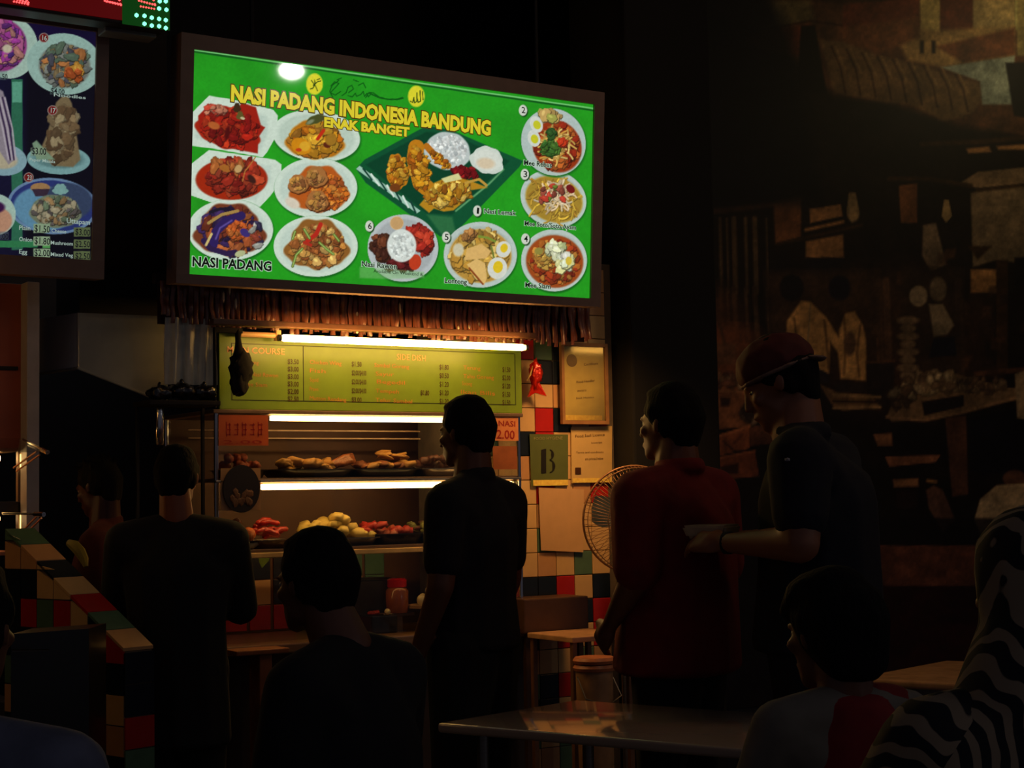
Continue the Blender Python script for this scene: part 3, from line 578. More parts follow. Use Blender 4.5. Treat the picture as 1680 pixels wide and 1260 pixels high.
# ------------------------------------------------------------------ lime menu board above the cabinet
YB = 5.9
bl = P(360, 670, YB); br = P(857, 681, YB); tl = P(360, 541, YB); tr = P(857, 573, YB)
bz0, bz1 = 1.752, 2.045; bx0, bx1 = bl.x, br.x
mb = thing('menu_board', ((bx0+bx1)/2, YB, bz0), 'lime green price board with main course and side dish lists over the cabinet', 'menu board')
m_lime = mat('lime_board', (114, 144, 36), rough=.35, var=.05)
b = MB(); b.box((bx0, YB, bz0), (bx1, YB+.012, bz1), .003); b.build('panel', m_lime, mb)
m_line = mat('dark_line', (40, 50, 16), rough=.5)
zi0, zi1 = bz0+.035, bz1-.04; xi0, xi1 = bx0+.05, bx1-.035
b = MB()
for (a0, c0_, a1, c1_) in ((xi0, zi0, xi1, zi0+.003), (xi0, zi1, xi1, zi1+.003), (xi0, zi0, xi0+.003, zi1), (xi1, zi0, xi1+.003, zi1)): b.box((a0, YB-.0015, c0_), (a1, YB+.001, c1_))
xd = P(497, 600, YB).x; b.box((xd, YB-.0015, zi0), (xd+.003, YB+.001, zi1)); b.build('ruled_border', m_line, mb)
PB = lambda u, v: P(u, v, YB-.0015)
m_or = mat('orange_ink', (240, 176, 110), rough=.4); m_pr = mat('brown_ink', (70, 40, 14), rough=.4); m_it = mat('tan_ink', (190, 120, 56), rough=.4)
lettering('MAIN COURSE', PB, (373, 578), (467, 582), 10, m_or, mb, .001, .01); lettering('SIDE DISH', PB, (651, 590), (698, 592.5), 9.5, m_or, mb, .001, .0)
def price(s, u, v, w_=18): lettering(s, PB, (u, v), (u+w_, v+.8), 8, m_pr, mb, .001, .012)
for i, s in enumerate(('$3.50', '$3.00', '$3.00', '$3.00', '$2.00', '$2.50')): price(s, 472, 597+i*12.2)
for i, s in enumerate(('$1.50', '$2.00/$4.00', '$2.00/$4.00', '$2.00/$4.00', '$3.00')): price(s, 577, 601+i*14.6, 16 if '/' not in s else 24)
for i, s in enumerate(('$1.80', '$0.50', '$1.20', '$1.20', '$1.20')): price(s, 721, 606+i*14, 15)
for i, s in enumerate(('$1.50', '$2.00', '$1.20', '$1.50', '$1.50')): price(s, 824, 610+i*13.5, 13)
price('$0.80', 690, 648, 14)
items = [(508, 597, 52, 'Chicken Wing'), (508, 611, 26, 'Fish'), (508, 626, 14, 'Squid'), (508, 641, 14, 'Prawn'), (508, 656, 60, 'Mutton Rendang'), (614, 602, 57, 'Sambal Goreng'), (616, 616, 30, 'Sayur'), (618, 629, 46, 'Begedil'), (616, 644, 38, 'Tempeh'), (616, 659, 60, 'Telur Sambal'),
         (760, 606, 28, 'Terung'), (760, 620, 50, 'Tahu Goreng'), (758, 632, 16, 'Sotong'), (756, 646, 56, 'Ikan Bilis'), (412, 617, 44, 'Nasi Rawon'), (398, 597, 26, 'Lontong'), (398, 633, 40, 'Mee Siam')]
for u, v, w_, s in items: lettering(s, PB, (u, v), (u+w_, v+w_*.05), 6.5, m_it, mb, .001)
# rail with tube in front of the board
def tube_lamp(xa, xb, y, z, label, L, r=.0125, batten=None):
    t = thing('tube_lamp', ((xa+xb)/2, y, z), label, 'tube lamp')
    b = MB(); e = .012; b.tube([(xa, y, z), (xa+e*.5, y, z), (xa+e, y, z), (xb-e, y, z), (xb-e*.5, y, z), (xb, y, z)], [r*.3, r*.85, r, r, r*.85, r*.3], 14); b.build('tube', L, t, smooth=True)
    for x in (xa-.012, xb+.0):
        b = MB(); b.tube([(x, y, z), (x+.012, y, z)], r*.95, 12); b.build('end_cap', m_steel, t)
    if batten: b = MB(); b.box((xa-.03, y+.012, z+batten), (xb+.03, y+.05, z+batten+.02), .003); b.build('batten', mat('batten_brown', (120, 90, 66), rough=.5), t)
    return t
Lw = mat('warm_tube', (255, 240, 210), emit=(255, 192, 104), es=38); Lc = mat('warm_tube_low', (255, 240, 210), emit=(255, 200, 124), es=15)
T1 = P(461, 553, 5.67), P(861, 571.5, 5.67)
tube_lamp(T1[0].x, T1[1].x, 5.67, (T1[0].z+T1[1].z)/2, 'longest glowing tube lamp, above the lime menu board', Lw, .0135)
b = MB(); xa = P(350, 530, 5.7).x; xb = P(880, 560, 5.7).x; zr = P(600, 545, 5.7).z
b.box((xa, 5.70, zr+.005), (xb, 5.74, zr+.028), .003); tag(b.build('lamp_rail', mat('rail_brown', (84, 54, 36), rough=.45, bump=.1)), 'long brown metal rail above the lime menu board', 'rail')
b = MB(); p = P(395, 548, 5.84); q = P(452, 550, 5.84); b.tube([(p.x, 5.845, p.z), (q.x, 5.845, p.z)], .011, 12); b.box((q.x, 5.83, p.z-.02), (q.x+.02, 5.86, p.z+.02), .002)
tag(b.build('unlit_tube', mat('unlit_tube', (236, 190, 140), rough=.3), None, smooth=True), 'short unlit pale tube left of the glowing lamp above the board', 'tube')
# black bag and cable hanging in front of the board's left end
b = MB(); c = P(396, 603, 5.78); b.ico(c, (.046, .03, .062), 3, .22, None, 3); b.ico(c+Vector((-.012, 0, -.062)), (.034, .02, .045), 3, .25, None, 8); b.tube([P(389, 540, 5.79), P(391, 560, 5.78), c+Vector((-.01, 0, .04))], [.010, .012, .022], 8)
tag(b.build('hanging_pouch', mat('black_cloth', (12, 12, 14), rough=.9, bump=.4), None, smooth='all'), 'black cloth pouch hanging before the left end of the lime board', 'pouch')
b = MB(); p = P(352, 542, 5.79); q = P(392, 534, 5.79); b.box((p.x-.004, 5.78, p.z-.008), (q.x+.012, 5.80, p.z+.012), .002); b.tube([(p.x, 5.79, p.z), (p.x, 5.79, 1.75)], .007, 8)
tag(b.build('hook_bracket', m_black), 'black angled bracket at the upper left corner of the lime board', 'bracket')
b = MB(); p = P(354, 560, 5.83); b.tube([(p.x+.02, 5.83, p.z-.03), (p.x+.02, 5.83, p.z+.03)], .008, 8)

# ------------------------------------------------------------------ glass display cabinet
cab = thing('display_cabinet', ((2.83+4.28)/2, 6.1, 0), 'steel and glass food display cabinet glowing warm under the lime board', 'cabinet')
xa, xb, yf, yb = 2.41, 3.79, 5.88, 6.42
m_in = mat('cabinet_back', (98, 66, 46), rough=.5, metal=.2, var=.2, scale=4)
def cb(name, a, b_, m, bev=.003, parent=cab): q = MB(); q.box(a, b_, bev); return q.build(name, m, parent)
for x in (xa, xb-.012):
    cb('post', (x, yf, .85), (x+.014, yf+.014, 1.745), m_chrome)
    cb('post', (x, yb-.014, .85), (x+.014, yb, 1.745), m_chrome)
cb('base', (xa-.02, yf+.02, .06), (xb+.04, yb+.05, .815), mat('cabinet_base', (60, 50, 46), rough=.5, var=.2, scale=4))
cb('plinth', (xa, yf+.06, 0), (xb, yb, .06), m_black)
cb('worktop', (xa-.03, yf-.05, .815), (xb+.05, yb+.05, .852), mat('worktop_steel', (150, 120, 96), rough=.3, metal=.5, var=.1), .006)
cb('back_panel', (xa, yb-.004, .852), (xb, yb+.006, 1.74), m_in)
cb('top_panel', (xa-.01, yf-.01, 1.735), (xb+.01, yb, 1.75), m_dsteel)
cb('upper_shelf', (xa, yf+.01, 1.476), (xb, yb-.05, 1.487), m_dsteel)
cb('lower_shelf', (xa, yf+.0, 1.201), (xb, yb-.22, 1.213), m_dsteel)
b = MB(); b.box((xa+.03, yf+.03, 1.190), (xb-.03, yf+.05, 1.198)); b.build('glow_strip', mat('under_fill_strip', (255, 230, 190), emit=(255, 190, 110), es=4), cab)  # unseen glowing strip added to brighten the lower compartment
cb('shelf_rail', (xa, yf-.012, 1.180), (xb, yf+.006, 1.200), mat('cream_rail', (214, 184, 128), rough=.35))
cb('shelf_rail', (xa, yf-.006, 1.470), (xb, yf+.004, 1.480), m_steel)
gm = glass(refl=.5)
for z0, z1 in ((1.487, 1.735), (1.213, 1.468), (.86, 1.178)):
    b = MB(); b.box((xa+.014, yf+.003, z0), (xb-.014, yf+.007, z1)); b.build('front_pane', gm, cab)
for x in (xa+.004, xb-.008):
    b = MB(); b.box((x, yf+.016, .86), (x+.004, yb-.016, 1.73)); b.build('side_pane', gm, cab)
for v in (707, 719.5):
    z = P(570, v, 6.2).z; cb('thin_rail', (xa+.02, 6.2, z-.003), (xb-.02, 6.206, z+.003), mat('pale_metal', (214, 180, 150), rough=.35), .001)
# tiles and clutter on the stall's rear wall, seen through the lower pane
q = P(700, 850, 6.3)
cb('light_strip', (P(690, 850, 6.3).x, 6.28, .852), (P(712, 850, 6.3).x, 6.30, 1.46), mat('cream_panel', (196, 168, 116), rough=.5))
for i in range(9):
    for j in range(3):
        x = 2.5+i*.108; z = .862+j*.105
        k = g2.choice('cccobgrb'); m_ = TC[k]
        if z+.1 > 1.2: continue
        o = bpy.data.objects.new('tile', mt[k]); place(o, (x, yb-.008, z+.05), cab)
t2a, t2b = P(441, 686, 5.93), P(715, 690, 5.93)
tube_lamp(t2a.x, t2b.x+.22, 5.93, t2a.z, 'tube lamp at the top inside the display cabinet', Lc, .0105, .012)
t3a = P(426, 799, 5.905)
tube_lamp(t3a.x, t3a.x+1.16, 5.905, t3a.z, 'tube lamp under the upper shelf of the display cabinet', Lc, .0115, .012)

# promo sheets on the cabinet glass
ps = MB(); p = P(359, 731, yf-.004); q = P(440, 681, yf-.004); ps.box((p.x, yf-.004, p.z), (q.x, yf-.001, q.z))
pr = ps.build('promo_sheet', mat('orange_sheet', (168, 74, 26), rough=.5, var=.12)); tag(pr, 'orange sheet with red characters at upper left of the cabinet', 'poster')
PP = lambda u, v: P(u, v, yf-.0045)
m_rr = mat('red_ink', (150, 24, 12), rough=.5)
for i in range(5):
    b = MB(); 
    for (a0, a1, v0, v1) in ((0, 2, 0, 24), (5, 7, 2, 22), (0, 8, 4, 6), (1, 8, 12, 14), (0, 7, 20, 22))[i % 2:]: b.box(P(371+i*13+a0, 692+v0, yf-.0048), P(371+i*13+a1, 692+v1, yf-.0044))
    b.build('printed_character', m_rr, pr)
lettering('2.00', PP, (366, 728), (430, 728), 6, m_rr, pr, .0006)
ps = MB(); p = P(812, 723, yf-.004); q = P(850, 684, yf-.004); ps.box((p.x, yf-.004, p.z), (q.x, yf-.001, q.z)); pr = ps.build('promo_sheet', mat('peach_sheet', (206, 130, 80), rough=.5)); tag(pr, 'small peach sheet with red price at upper right of the cabinet', 'poster')
lettering('2.00', PP, (815, 719), (844, 720.5), 14, m_rr, pr, .0006, .015); lettering('NASI', PP, (818, 699), (845, 700), 9, m_rr, pr, .0006, .01)
ps = MB(); p = P(826, 770, yf-.004); q = P(850, 732, yf-.004); ps.box((p.x-.05, yf-.004, p.z), (q.x-.006, yf-.001, q.z)); tag(ps.build('promo_sheet', mat('rust_sheet', (150, 84, 44), rough=.5)), 'plain rust coloured sheet below the small peach price sheet', 'poster')
# round plaque on a pale card
cp = thing('round_sign', P(396, 835, yf-.01), 'dark round sign on a pale card at left of the cabinet glass', 'sign')
b = MB(); p = P(362, 838, yf-.004); q = P(427, 768, yf-.004); b.box((p.x, yf-.006, p.z), (q.x, yf-.003, q.z)); b.build('card', mat('pale_card', (150, 116, 84), rough=.6), cp)
c = P(396, 802, yf-.01); R = .075
b = MB(); b.lathe([(.0, -.003), (R, -.003), (R, .003), (0, .003)], c, 40, Matrix.Rotation(math.pi/2, 4, 'X'), 1, 1.22); b.build('disc', mat('dark_disc', (34, 30, 28), rough=.35), cp)
gg3 = random.Random(4)
b = MB()
for k in range(16): b.ico(c+Vector((gg3.uniform(-.045, .045), -.004, gg3.uniform(-.055, -.01))), (.012, .002, .016), 1, .2, None, k)
b.build('printed_motif', mat('brown_ink2', (96, 66, 44), rough=.5), cp)

# ------------------------------------------------------------------ food
fm = {k: mat('food_'+k, c, rough=.4, var=.3, scale=60, bump=.5, coat=.25) for k, c in dict(gold=(206, 150, 70), brown=(150, 84, 40), red=(186, 44, 30), orange=(226, 110, 30), yellow=(226, 196, 100), dark=(96, 48, 26), green=(110, 110, 50), cream=(230, 210, 170), meat=(160, 70, 44)).items()}
m_tray = mat('tray_black', (30, 26, 24), rough=.3, coat=.4); m_ts = mat('tray_steel', (150, 140, 130), rough=.25, metal=.8)
def tray(u, v, wpx, y, dy, m, label, h=.03, grp=None):
    p = P(u, v, y-dy/2); wd = wpx/391
    b = MB(); prof = [(.0, .0), (.42, .0), (.5, h), (.53, h), (.53, h+.004), (.49, h+.004), (.41, .006), (0, .006)]
    n0 = len(b.v)
    # rounded rectangular pan
    rings = []
    for r, z in prof:
        ring = []
        for k in range(24):
            a = k*math.tau/24; cx = math.copysign(abs(math.cos(a))**.4, math.cos(a)); sy = math.copysign(abs(math.sin(a))**.4, math.sin(a))
            ring.append(Vector((p.x+cx*r*wd, y+sy*r*dy, p.z+z)))
        rings.append(ring)
    vs = [q for r_ in rings for q in r_]; fs = []
    for i in range(len(prof)-1):
        for k in range(24): fs.append([i*24+k, i*24+(k+1) % 24, (i+1)*24+(k+1) % 24, (i+1)*24+k])
    b.add(vs, fs); o = b.build('food_tray', m, None, smooth=True); tag(o, label, 'tray', grp); return p.x, p.z
US, LS = 1.487, 1.213
def setz(u, y, z): p = P(u, 800, y); return p.x
def pan(x, y, z, wd, dy, m, label, h=.03):
    b = MB(); prof = [(.0, .0), (.42, .0), (.5, h), (.53, h), (.53, h+.004), (.49, h+.004), (.41, .006), (0, .006)]; vs = []; fs = []
    for r, zz in prof:
        for k in range(24):
            a = k*math.tau/24; vs.append(Vector((x+math.copysign(abs(math.cos(a))**.4, math.cos(a))*r*wd, y+math.copysign(abs(math.sin(a))**.4, math.sin(a))*r*dy, z+zz)))
    for i in range(len(prof)-1):
        for k in range(24): fs.append([i*24+k, i*24+(k+1) % 24, (i+1)*24+(k+1) % 24, (i+1)*24+k])
    b.add(vs, fs); tag(b.build('food_tray', m, None, smooth=True), label, 'tray')
_lump = {}
def lump(name, kind, loc, r, label, cat, grp, sq=(1, 1, 1)):
    key = (name, kind, sq)
    if key not in _lump:
        arr = []
        for k in range(4):
            b = MB(); b.ico((0, 0, 0), sq, 2, .17, None, k*7+len(_lump)); me = bpy.data.meshes.new(name); me.from_pydata(b.v, [], b.f); me.polygons.foreach_set('use_smooth', [True]*len(me.polygons)); me.materials.append(fm[kind]); arr.append(me)
        _lump[key] = arr
    o = bpy.data.objects.new(name, g.choice(_lump[key])); place(o, loc); o.scale = (r, r, r); o.rotation_euler = (g.uniform(-.4, .4), g.uniform(-.4, .4), g.uniform(0, 6)); tag(o, label, cat, grp); return o
XU = lambda u, y: P(u, 800, y).x
yy = 6.0
# upper shelf
pan(XU(392, yy), yy, US, .19, .16, m_tray, 'black tray of glazed balls at left end of the upper shelf')
for i in range(12): lump('meatball', 'meat', (XU(368+g.uniform(0, 52), yy), yy+g.uniform(-.04, .05), US+.05+(.03 if i % 3 == 0 else 0)), .02, 'glazed reddish meatball in the black tray at left of the upper shelf', 'meatball', 'glazed meatballs on the upper shelf')
pan(XU(505, yy), yy, US, .36, .2, m_tray, 'black tray of golden fritters left of centre on the upper shelf')
pan(XU(620, yy), yy, US, .32, .2, m_tray, 'black tray of fried pieces at centre of the upper shelf')
pan(XU(715, yy), yy, US, .22, .2, m_ts, 'steel tray of dark rolls beside the standing man on the upper shelf')
for i in range(26): u = g.uniform(448, 556); lump('fritter', 'gold', (XU(u, yy), yy+g.uniform(-.06, .06), US+.036+g.uniform(0, .03)), g.uniform(.02, .034), 'flat golden fritter in the left centre tray on the upper shelf', 'fritter', 'golden fritters on the upper shelf', (1.3, 1, .5))
for i in range(4):
    b = MB(); p = P(532+i*7, 768-i*2, yy-.03); q = P(578+i*1.0, 747+i*3, yy+.0); b.tube([p, p.lerp(q, .3), p.lerp(q, .7)+Vector((0, 0, .004)), q], [.009, .015, .016, .01], 10); tag(b.build('spring_roll', fm['brown'], None, smooth='all'), 'brown spring roll leaning up in the upper shelf centre', 'spring roll', 'spring rolls leaning on the upper shelf')
for i in range(24): u = g.uniform(585, 672); lump('fried_tofu', 'brown' if i % 3 else 'gold', (XU(u, yy), yy+g.uniform(-.06, .06), US+.036+g.uniform(0, .02)), g.uniform(.016, .028), 'brown fried piece in the centre tray on the upper shelf', 'fried snack', 'fried pieces in the centre tray', (1.2, 1, .6))
for i in range(8): lump('omelette_slice', 'gold', (XU(625+g.uniform(0, 42), yy), yy+g.uniform(-.03, .03), US+.072+.004*i), .028, 'folded yellow omelette slice stacked above the fried pieces', 'omelette', 'omelette slices on the upper shelf', (1.4, 1, .28))
for i in range(9): lump('dark_roll', 'dark', (XU(685+g.uniform(0, 45), yy), yy+g.uniform(-.04, .04), US+.045+g.uniform(0, .03)), .022, 'dark brown roll in the steel tray beside the standing man', 'roll', 'dark rolls on the upper shelf', (1.5, 1, .8))
# lower shelf
pan(XU(378, yy), yy, LS, .17, .2, m_tray, 'black tray of crumbly snacks below the dark round sign')
pan(XU(445, yy), yy, LS, .23, .22, m_ts, 'steel tray of red sausages on the lower shelf')
pan(XU(553, yy), yy, LS, .30, .22, m_ts, 'steel tray heaped with yellow fritters on the lower shelf')
pan(XU(642, yy), yy, LS, .22, .2, m_tray, 'black tray of reddish stew on the lower shelf', .04)
pan(XU(703, yy), yy, LS, .16, .2, m_ts, 'steel tray of greens beside the standing man on the lower shelf', .035)
for i in range(16): lump('snack_chunk', 'dark', (XU(362+g.uniform(0, 36), yy), yy+g.uniform(-.05, .05), LS+.045+g.uniform(0, .06)), .018, 'dark crumbly snack chunk below the dark round sign', 'snack', 'crumbly snacks on the lower shelf')
for i in range(14):
    b = MB(); u = 415+g.uniform(0, 44); p = P(u, 800, yy); p.z = LS+.045+g.uniform(0, .06); p.y = yy+g.uniform(-.06, .05); a = g.uniform(-.5, .5); L = .04
    d_ = Vector((math.cos(a), .3*math.sin(a*3), .25*math.sin(a*2))); b.tube([p-d_*L, p-d_*L*.8, p+Vector((0, 0, .006)), p+d_*L*.8, p+d_*L], [.004, .0105, .0115, .0105, .004], 10)
    tag(b.build('sausage', fm['red'], None, smooth='all'), 'glossy red sausage in the steel tray on the lower shelf', 'sausage', 'red sausages on the lower shelf')
lump('orange_bun', 'orange', (XU(406, 5.93), 5.93, LS+.055), .03, 'bright orange bun in front of the red sausages', 'bun', None, (1, .8, 1)); lump('cream_dumpling', 'cream', (XU(410, 5.92), 5.92, LS+.018), .024, 'cream dumpling beneath the bright orange bun', 'dumpling', None, (1.4, 1, .6))
for i in range(46):
    t = g.uniform(-1, 1); lump('corn_fritter', 'yellow', (XU(548+t*48, yy), yy+g.uniform(-.06, .06), LS+.045+g.uniform(0, .10)*max(0, 1-abs(t+.25))), g.uniform(.021, .031), 'pale yellow fritter in the heap on the lower shelf', 'fritter', 'yellow fritters heaped on the lower shelf', (1.2, 1, .75))
for i in range(9): lump('prawn', 'red', (XU(592+g.uniform(0, 22), yy), yy+g.uniform(-.06, .04), LS+.04+g.uniform(0, .045)), .02, 'reddish prawn right of the yellow fritter heap', 'prawn', 'prawns on the lower shelf', (1.5, .8, .7))
for i in range(18): lump('stewed_meat', 'meat' if i % 2 else 'red', (XU(617+g.uniform(0, 50), yy), yy+g.uniform(-.06, .06), LS+.038+g.uniform(0, .02)), .02, 'chunk of reddish stewed meat in a black tray on the lower shelf', 'meat', 'stewed meat on the lower shelf')
for i in range(20): lump('leafy_green', 'green' if i % 3 else 'dark', (XU(678+g.uniform(0, 44), yy), yy+g.uniform(-.06, .06), LS+.04+g.uniform(0, .04)), .017, 'clump of cooked greens beside the standing man', 'vegetable', 'cooked greens on the lower shelf', (1.3, 1, .6))
# inside the lower pane
yy = 6.05; WT = .70
jar = thing('plastic_jar', (XU(649, yy), yy, .928), 'clear plastic jar with a red lid behind the lower pane', 'jar')
jb = .928
b = MB(); b.lathe([(.02, jb), (.045, jb), (.048, jb+.02), (.048, jb+.09), (.036, jb+.105)], (jar.location.x, yy, 0), 20); b.build('body', mat('amber_plastic', (150, 80, 40), rough=.2, coat=.5), jar, smooth=True)
b = MB(); b.lathe([(.0, jb+.105), (.041, jb+.105), (.042, jb+.135), (.03, jb+.142), (.0, jb+.142)], (jar.location.x, yy, 0), 20); b.build('lid', mat('red_lid', (190, 20, 16), rough=.2, coat=.6), jar, smooth=True)
cbx = XU(664, 6.1)
b = MB(); b.box((XU(604, 6.0), 5.98, .852), (XU(646, 6.0), 6.1, .925), .006); tag(b.build('black_box', m_tray), 'low black box in front of the red lidded jar', 'box')
b = MB(); b.box((XU(630, 6.0), 6.02, .915), (XU(664, 6.0)+.05, 6.12, .928), .003); b.box((XU(632, 6.0), 6.03, .852), (XU(664, 6.0), 6.11, .915), .003); tag(b.build('jar_stand', m_dsteel), 'brown stand carrying the red lidded jar', 'stand')
st = thing('egg_stand', (XU(700, 6.0), 6.0, .852), 'small dark pedestal stand holding boiled eggs', 'stand')
ex = XU(700, 6.0)
b = MB(); b.lathe([(0, .945), (.085, .945), (.088, .957), (.08, .959), (0, .953)], (ex, 6.0, 0), 24); b.build('plate', mat('pale_plate', (206, 170, 120), rough=.3), st, smooth=True)
b = MB(); b.lathe([(.045, .852), (.04, .864), (.012, .88), (.012, .945)], (ex, 6.0, 0), 14); b.build('stem', m_tray, st, smooth=True)
for i, (dx, dy, dz) in enumerate(((-.045, -.02, 0), (-.018, -.045, 0), (-.02, .01, .004), (.015, -.02, 0), (.03, .02, .002), (.0, -.012, .034), (.028, -.03, .03))):
    b = MB(); b.ico((ex+dx, 6.0+dy, .978+dz), (.019, .019, .023), 2); tag(b.build('boiled_egg', mat('egg_white', (240, 226, 180), rough=.3), None, smooth='all'), 'peeled boiled egg on the pedestal beside the standing man', 'egg', 'boiled eggs on the pedestal stand')
b = MB(); b.ico((XU(633, 5.99), 5.99, .938), .013, 2); b.build
tag(b.build('small_knob_lid', mat('egg_white', (240, 226, 180)), None, smooth='all'), 'tiny shiny cream ball on the black box', 'ball')
for i in range(7): lump('chilli_paste_lump', 'red', (XU(607+g.uniform(0, 17), 6.0), 6.02+g.uniform(-.02, .03), .933), .012, 'lump of red chilli on the low black box', 'chilli', 'red chilli on the black box', (1.3, 1, .7))
b = MB(); p = XU(428, 6.1); q = P(424, 930, 6.1); b.prism([P(424, 905, 6.1), P(446, 903, 6.1), P(441, 920, 6.1), P(430, 932, 6.1), P(425, 922, 6.1)], (0, .002, 0)); tag(b.build('green_leaflet', mat('leaf_paper', (110, 150, 50), rough=.5)), 'bright green leaflet under the rail at left of the seated head', 'leaflet')
b = MB(); b.lathe([(0, .852), (.10, .852), (.125, .89), (.125, 1.06), (.13, 1.065), (.12, 1.065), (.115, .90), (0, .87)], (XU(600, 6.2), 6.2, 0), 28); tag(b.build('stock_pot', mat('dark_pot', (60, 56, 54), rough=.35, metal=.5), None, smooth=True), 'dark metal pot behind the lower pane right of the seated head', 'pot')
b = MB(); b.box((XU(455, 5.8), 5.70, .830), (XU(410, 5.8)-.1, 5.825, .848), .004); b.box((XU(430, 5.8)-.05, 5.72, 0), (XU(430, 5.8), 5.82, .830), .004)
tag(b.build('side_ledge', mat('worktop_wood', (150, 96, 60), rough=.4)), 'narrow brown ledge in front of the cabinet between two customers', 'ledge')
# ------------------------------------------------------------------ notices on the tiled pier
YP = YW-.004
m_paper = mat('aged_paper', (206, 176, 112), rough=.35, var=.06, coat=.3)
m_sleeve = glass('plastic_sleeve', (.97, .97, .95), .12, .9)
def plane_box(b, BLc, X, Z, wd, ht, n0, n1):
    N = Vector(X).cross(Vector(Z)); 
    if N.y > 0: N = -N
    p = Vector(BLc)+N*n0; b.prism([p, p+X*wd, p+X*wd+Z*ht, p+Z*ht], N*(n1-n0)); return b
def notice(name, tl, tr_, br_, bl_, m, label, y=YP-.008, cat='notice', lines=(), ink=None):
    pts = [P(*q, y) for q in (bl_, br_, tr_, tl)]
    b = MB(); b.prism(pts, (0, .0025, 0)); o = b.build(name, m); tag(o, label, cat)
    for s, a, c, h in lines: lettering(s, lambda u, v: P(u, v, y-.0008), a, c, h, ink or m_pr, o, .0006, .0)
    return o
notice('grade_notice', (869, 712), (932, 713), (932, 797), (872, 798), mat('green_paper', (92, 104, 52), rough=.3, coat=.4, var=.06), 'green notice with a large letter B on the tiled pier', lines=())
gb = bpy.data.objects['grade_notice']; PBf = lambda u, v: P(u, v, YP-.0095)
b = MB(); bk = mat('black_ink', (20, 18, 12), rough=.5)
def flatpoly(pts): b.prism([PBf(*q) for q in pts], (0, -.0006, 0))
flatpoly([(888, 738), (896, 736), (896, 776), (888, 777)])
for cy, ry, rx in ((746, 9, 8), (765, 11, 10)):
    for k in range(8):
        a0, a1 = -1.45+k*.3625, -1.45+(k+1)*.3625; w0 = 1.5+3.2*math.cos(a0)**2; w1 = 1.5+3.2*math.cos(a1)**2
        flatpoly([(901+rx*math.cos(a0), cy+ry*math.sin(a0)), (901+rx*math.cos(a1), cy+ry*math.sin(a1)), (901+(rx-w1)*math.cos(a1), cy+(ry-1.5)*math.sin(a1)), (901+(rx-w0)*math.cos(a0), cy+(ry-1.5)*math.sin(a0))])
b.build('lettering', bk, gb)
lettering('FOOD HYGIENE', PBf, (876, 722), (923, 721), 5, mat('pale_ink', (150, 150, 100), rough=.5), gb, .0006, .0)
m_yb = mat('glint_yellow', (255, 214, 96), rough=.35, metal=.0, bump=.3, scale=60, coat=.5)  # yellow for lamp reflections painted along paper and frame bottoms
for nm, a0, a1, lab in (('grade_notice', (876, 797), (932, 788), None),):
    b = MB(); b.box(P(875, 797, YP-.011), P(932, 787, YP-.010)); b.build('painted_glint', m_yb, gb)
o = notice('licence_notice', (937, 701), (1004, 699), (1004, 790), (938, 793), m_paper, 'cream licence paper pinned right of the green letter notice', lines=(
    ('Food Stall Licence', (944, 718), (992, 715), 4.5), ('Environment Agency', (970, 728), (988, 727), 3), ('Terms and conditions', (945, 744), (990, 743), 3.2), ('are printed below', (960, 755), (990, 754), 3)))
b = MB(); b.box(P(944, 778, YP-.0105), P(953, 767, YP-.010)); b.build('stamp', m_pr, o)
b = MB(); b.box(P(940, 792, YP-.011), P(1003, 784, YP-.0102)); b.build('painted_glint', m_yb, o)
notice('blank_notice', (884, 800), (958, 803), (957, 906), (888, 903), mat('buff_paper', (206, 166, 120), rough=.5, var=.05), 'large blank buff sheet below the green letter notice', y=YP-.010)
notice('small_notice', (806+129, 793), (1004, 791), (1004, 797), (936, 800), mat('dark_strip', (60, 40, 34), rough=.4), 'thin dark strip under the licence paper', cat='strip') if False else None
# framed certificate, hung slightly turned towards the tubes
fa = math.radians(0)
FX = Vector((math.cos(fa), math.sin(fa)*-1, 0)); FZ = Vector((0, 0, 1))
fBL = P(917, 696, YP-.01); fTR = P(990, 556, YP-.01)
fw = (fTR.x-fBL.x)/math.cos(fa); fh = P(917, 696, YP-.01); fh = P(915, 562, YP-.01).z-fBL.z
fr = thing('framed_certificate', fBL+FX*(fw/2), 'framed certificate hanging at the top of the tiled pier', 'frame')
Nf = FX.cross(FZ); Nf = Nf if Nf.y < 0 else -Nf
fo = fBL + Nf*0.012
for a0, a1, z0, z1 in ((0, fw, 0, .016), (0, fw, fh-.016, fh), (0, .014, .016, fh-.016), (fw-.014, fw, .016, fh-.016)):
    b = MB(); plane_box(b, fo+FX*a0+FZ*z0, FX, FZ, a1-a0, z1-z0, 0, .02); b.build('frame_bar', mat('frame_wood', (150, 110, 70), rough=.35), fr)
b = MB(); plane_box(b, fo+FX*.014+FZ*.016, FX, FZ, fw-.028, fh-.032, .003, .006); b.build('certificate', mat('cert_paper', (196, 178, 96), rough=.5, var=.08), fr)
b = MB(); plane_box(b, fo+FX*.014+FZ*.016, FX, FZ, fw-.028, fh-.032, .010, .012); b.build('glass_pane', glass('frame_glass', (.97, .97, .95), .05, 1.0), fr)
b = MB(); plane_box(b, fo+FX*.02+FZ*.018, FX, FZ, fw-.05, .022, .0062, .0068); b.build('painted_glint', m_yb, fr)
b = MB(); cc = fo+FX*(fw*.25)+FZ*(fh*.78); b.lathe([(0, -.001), (.028, -.001), (.028, .001), (0, .001)], cc+Nf*.007, 24, Matrix.Rotation(math.pi/2, 4, 'X')); b.build('seal', mat('seal_ink', (130, 110, 60), rough=.5), fr)
def FP(u, v):
    d = ray(u, v); n = np.array(Nf); q = fo+Nf*.0065; k = ((np.array(q)-CAM)@n)/(d@n); return Vector(CAM+d*k)
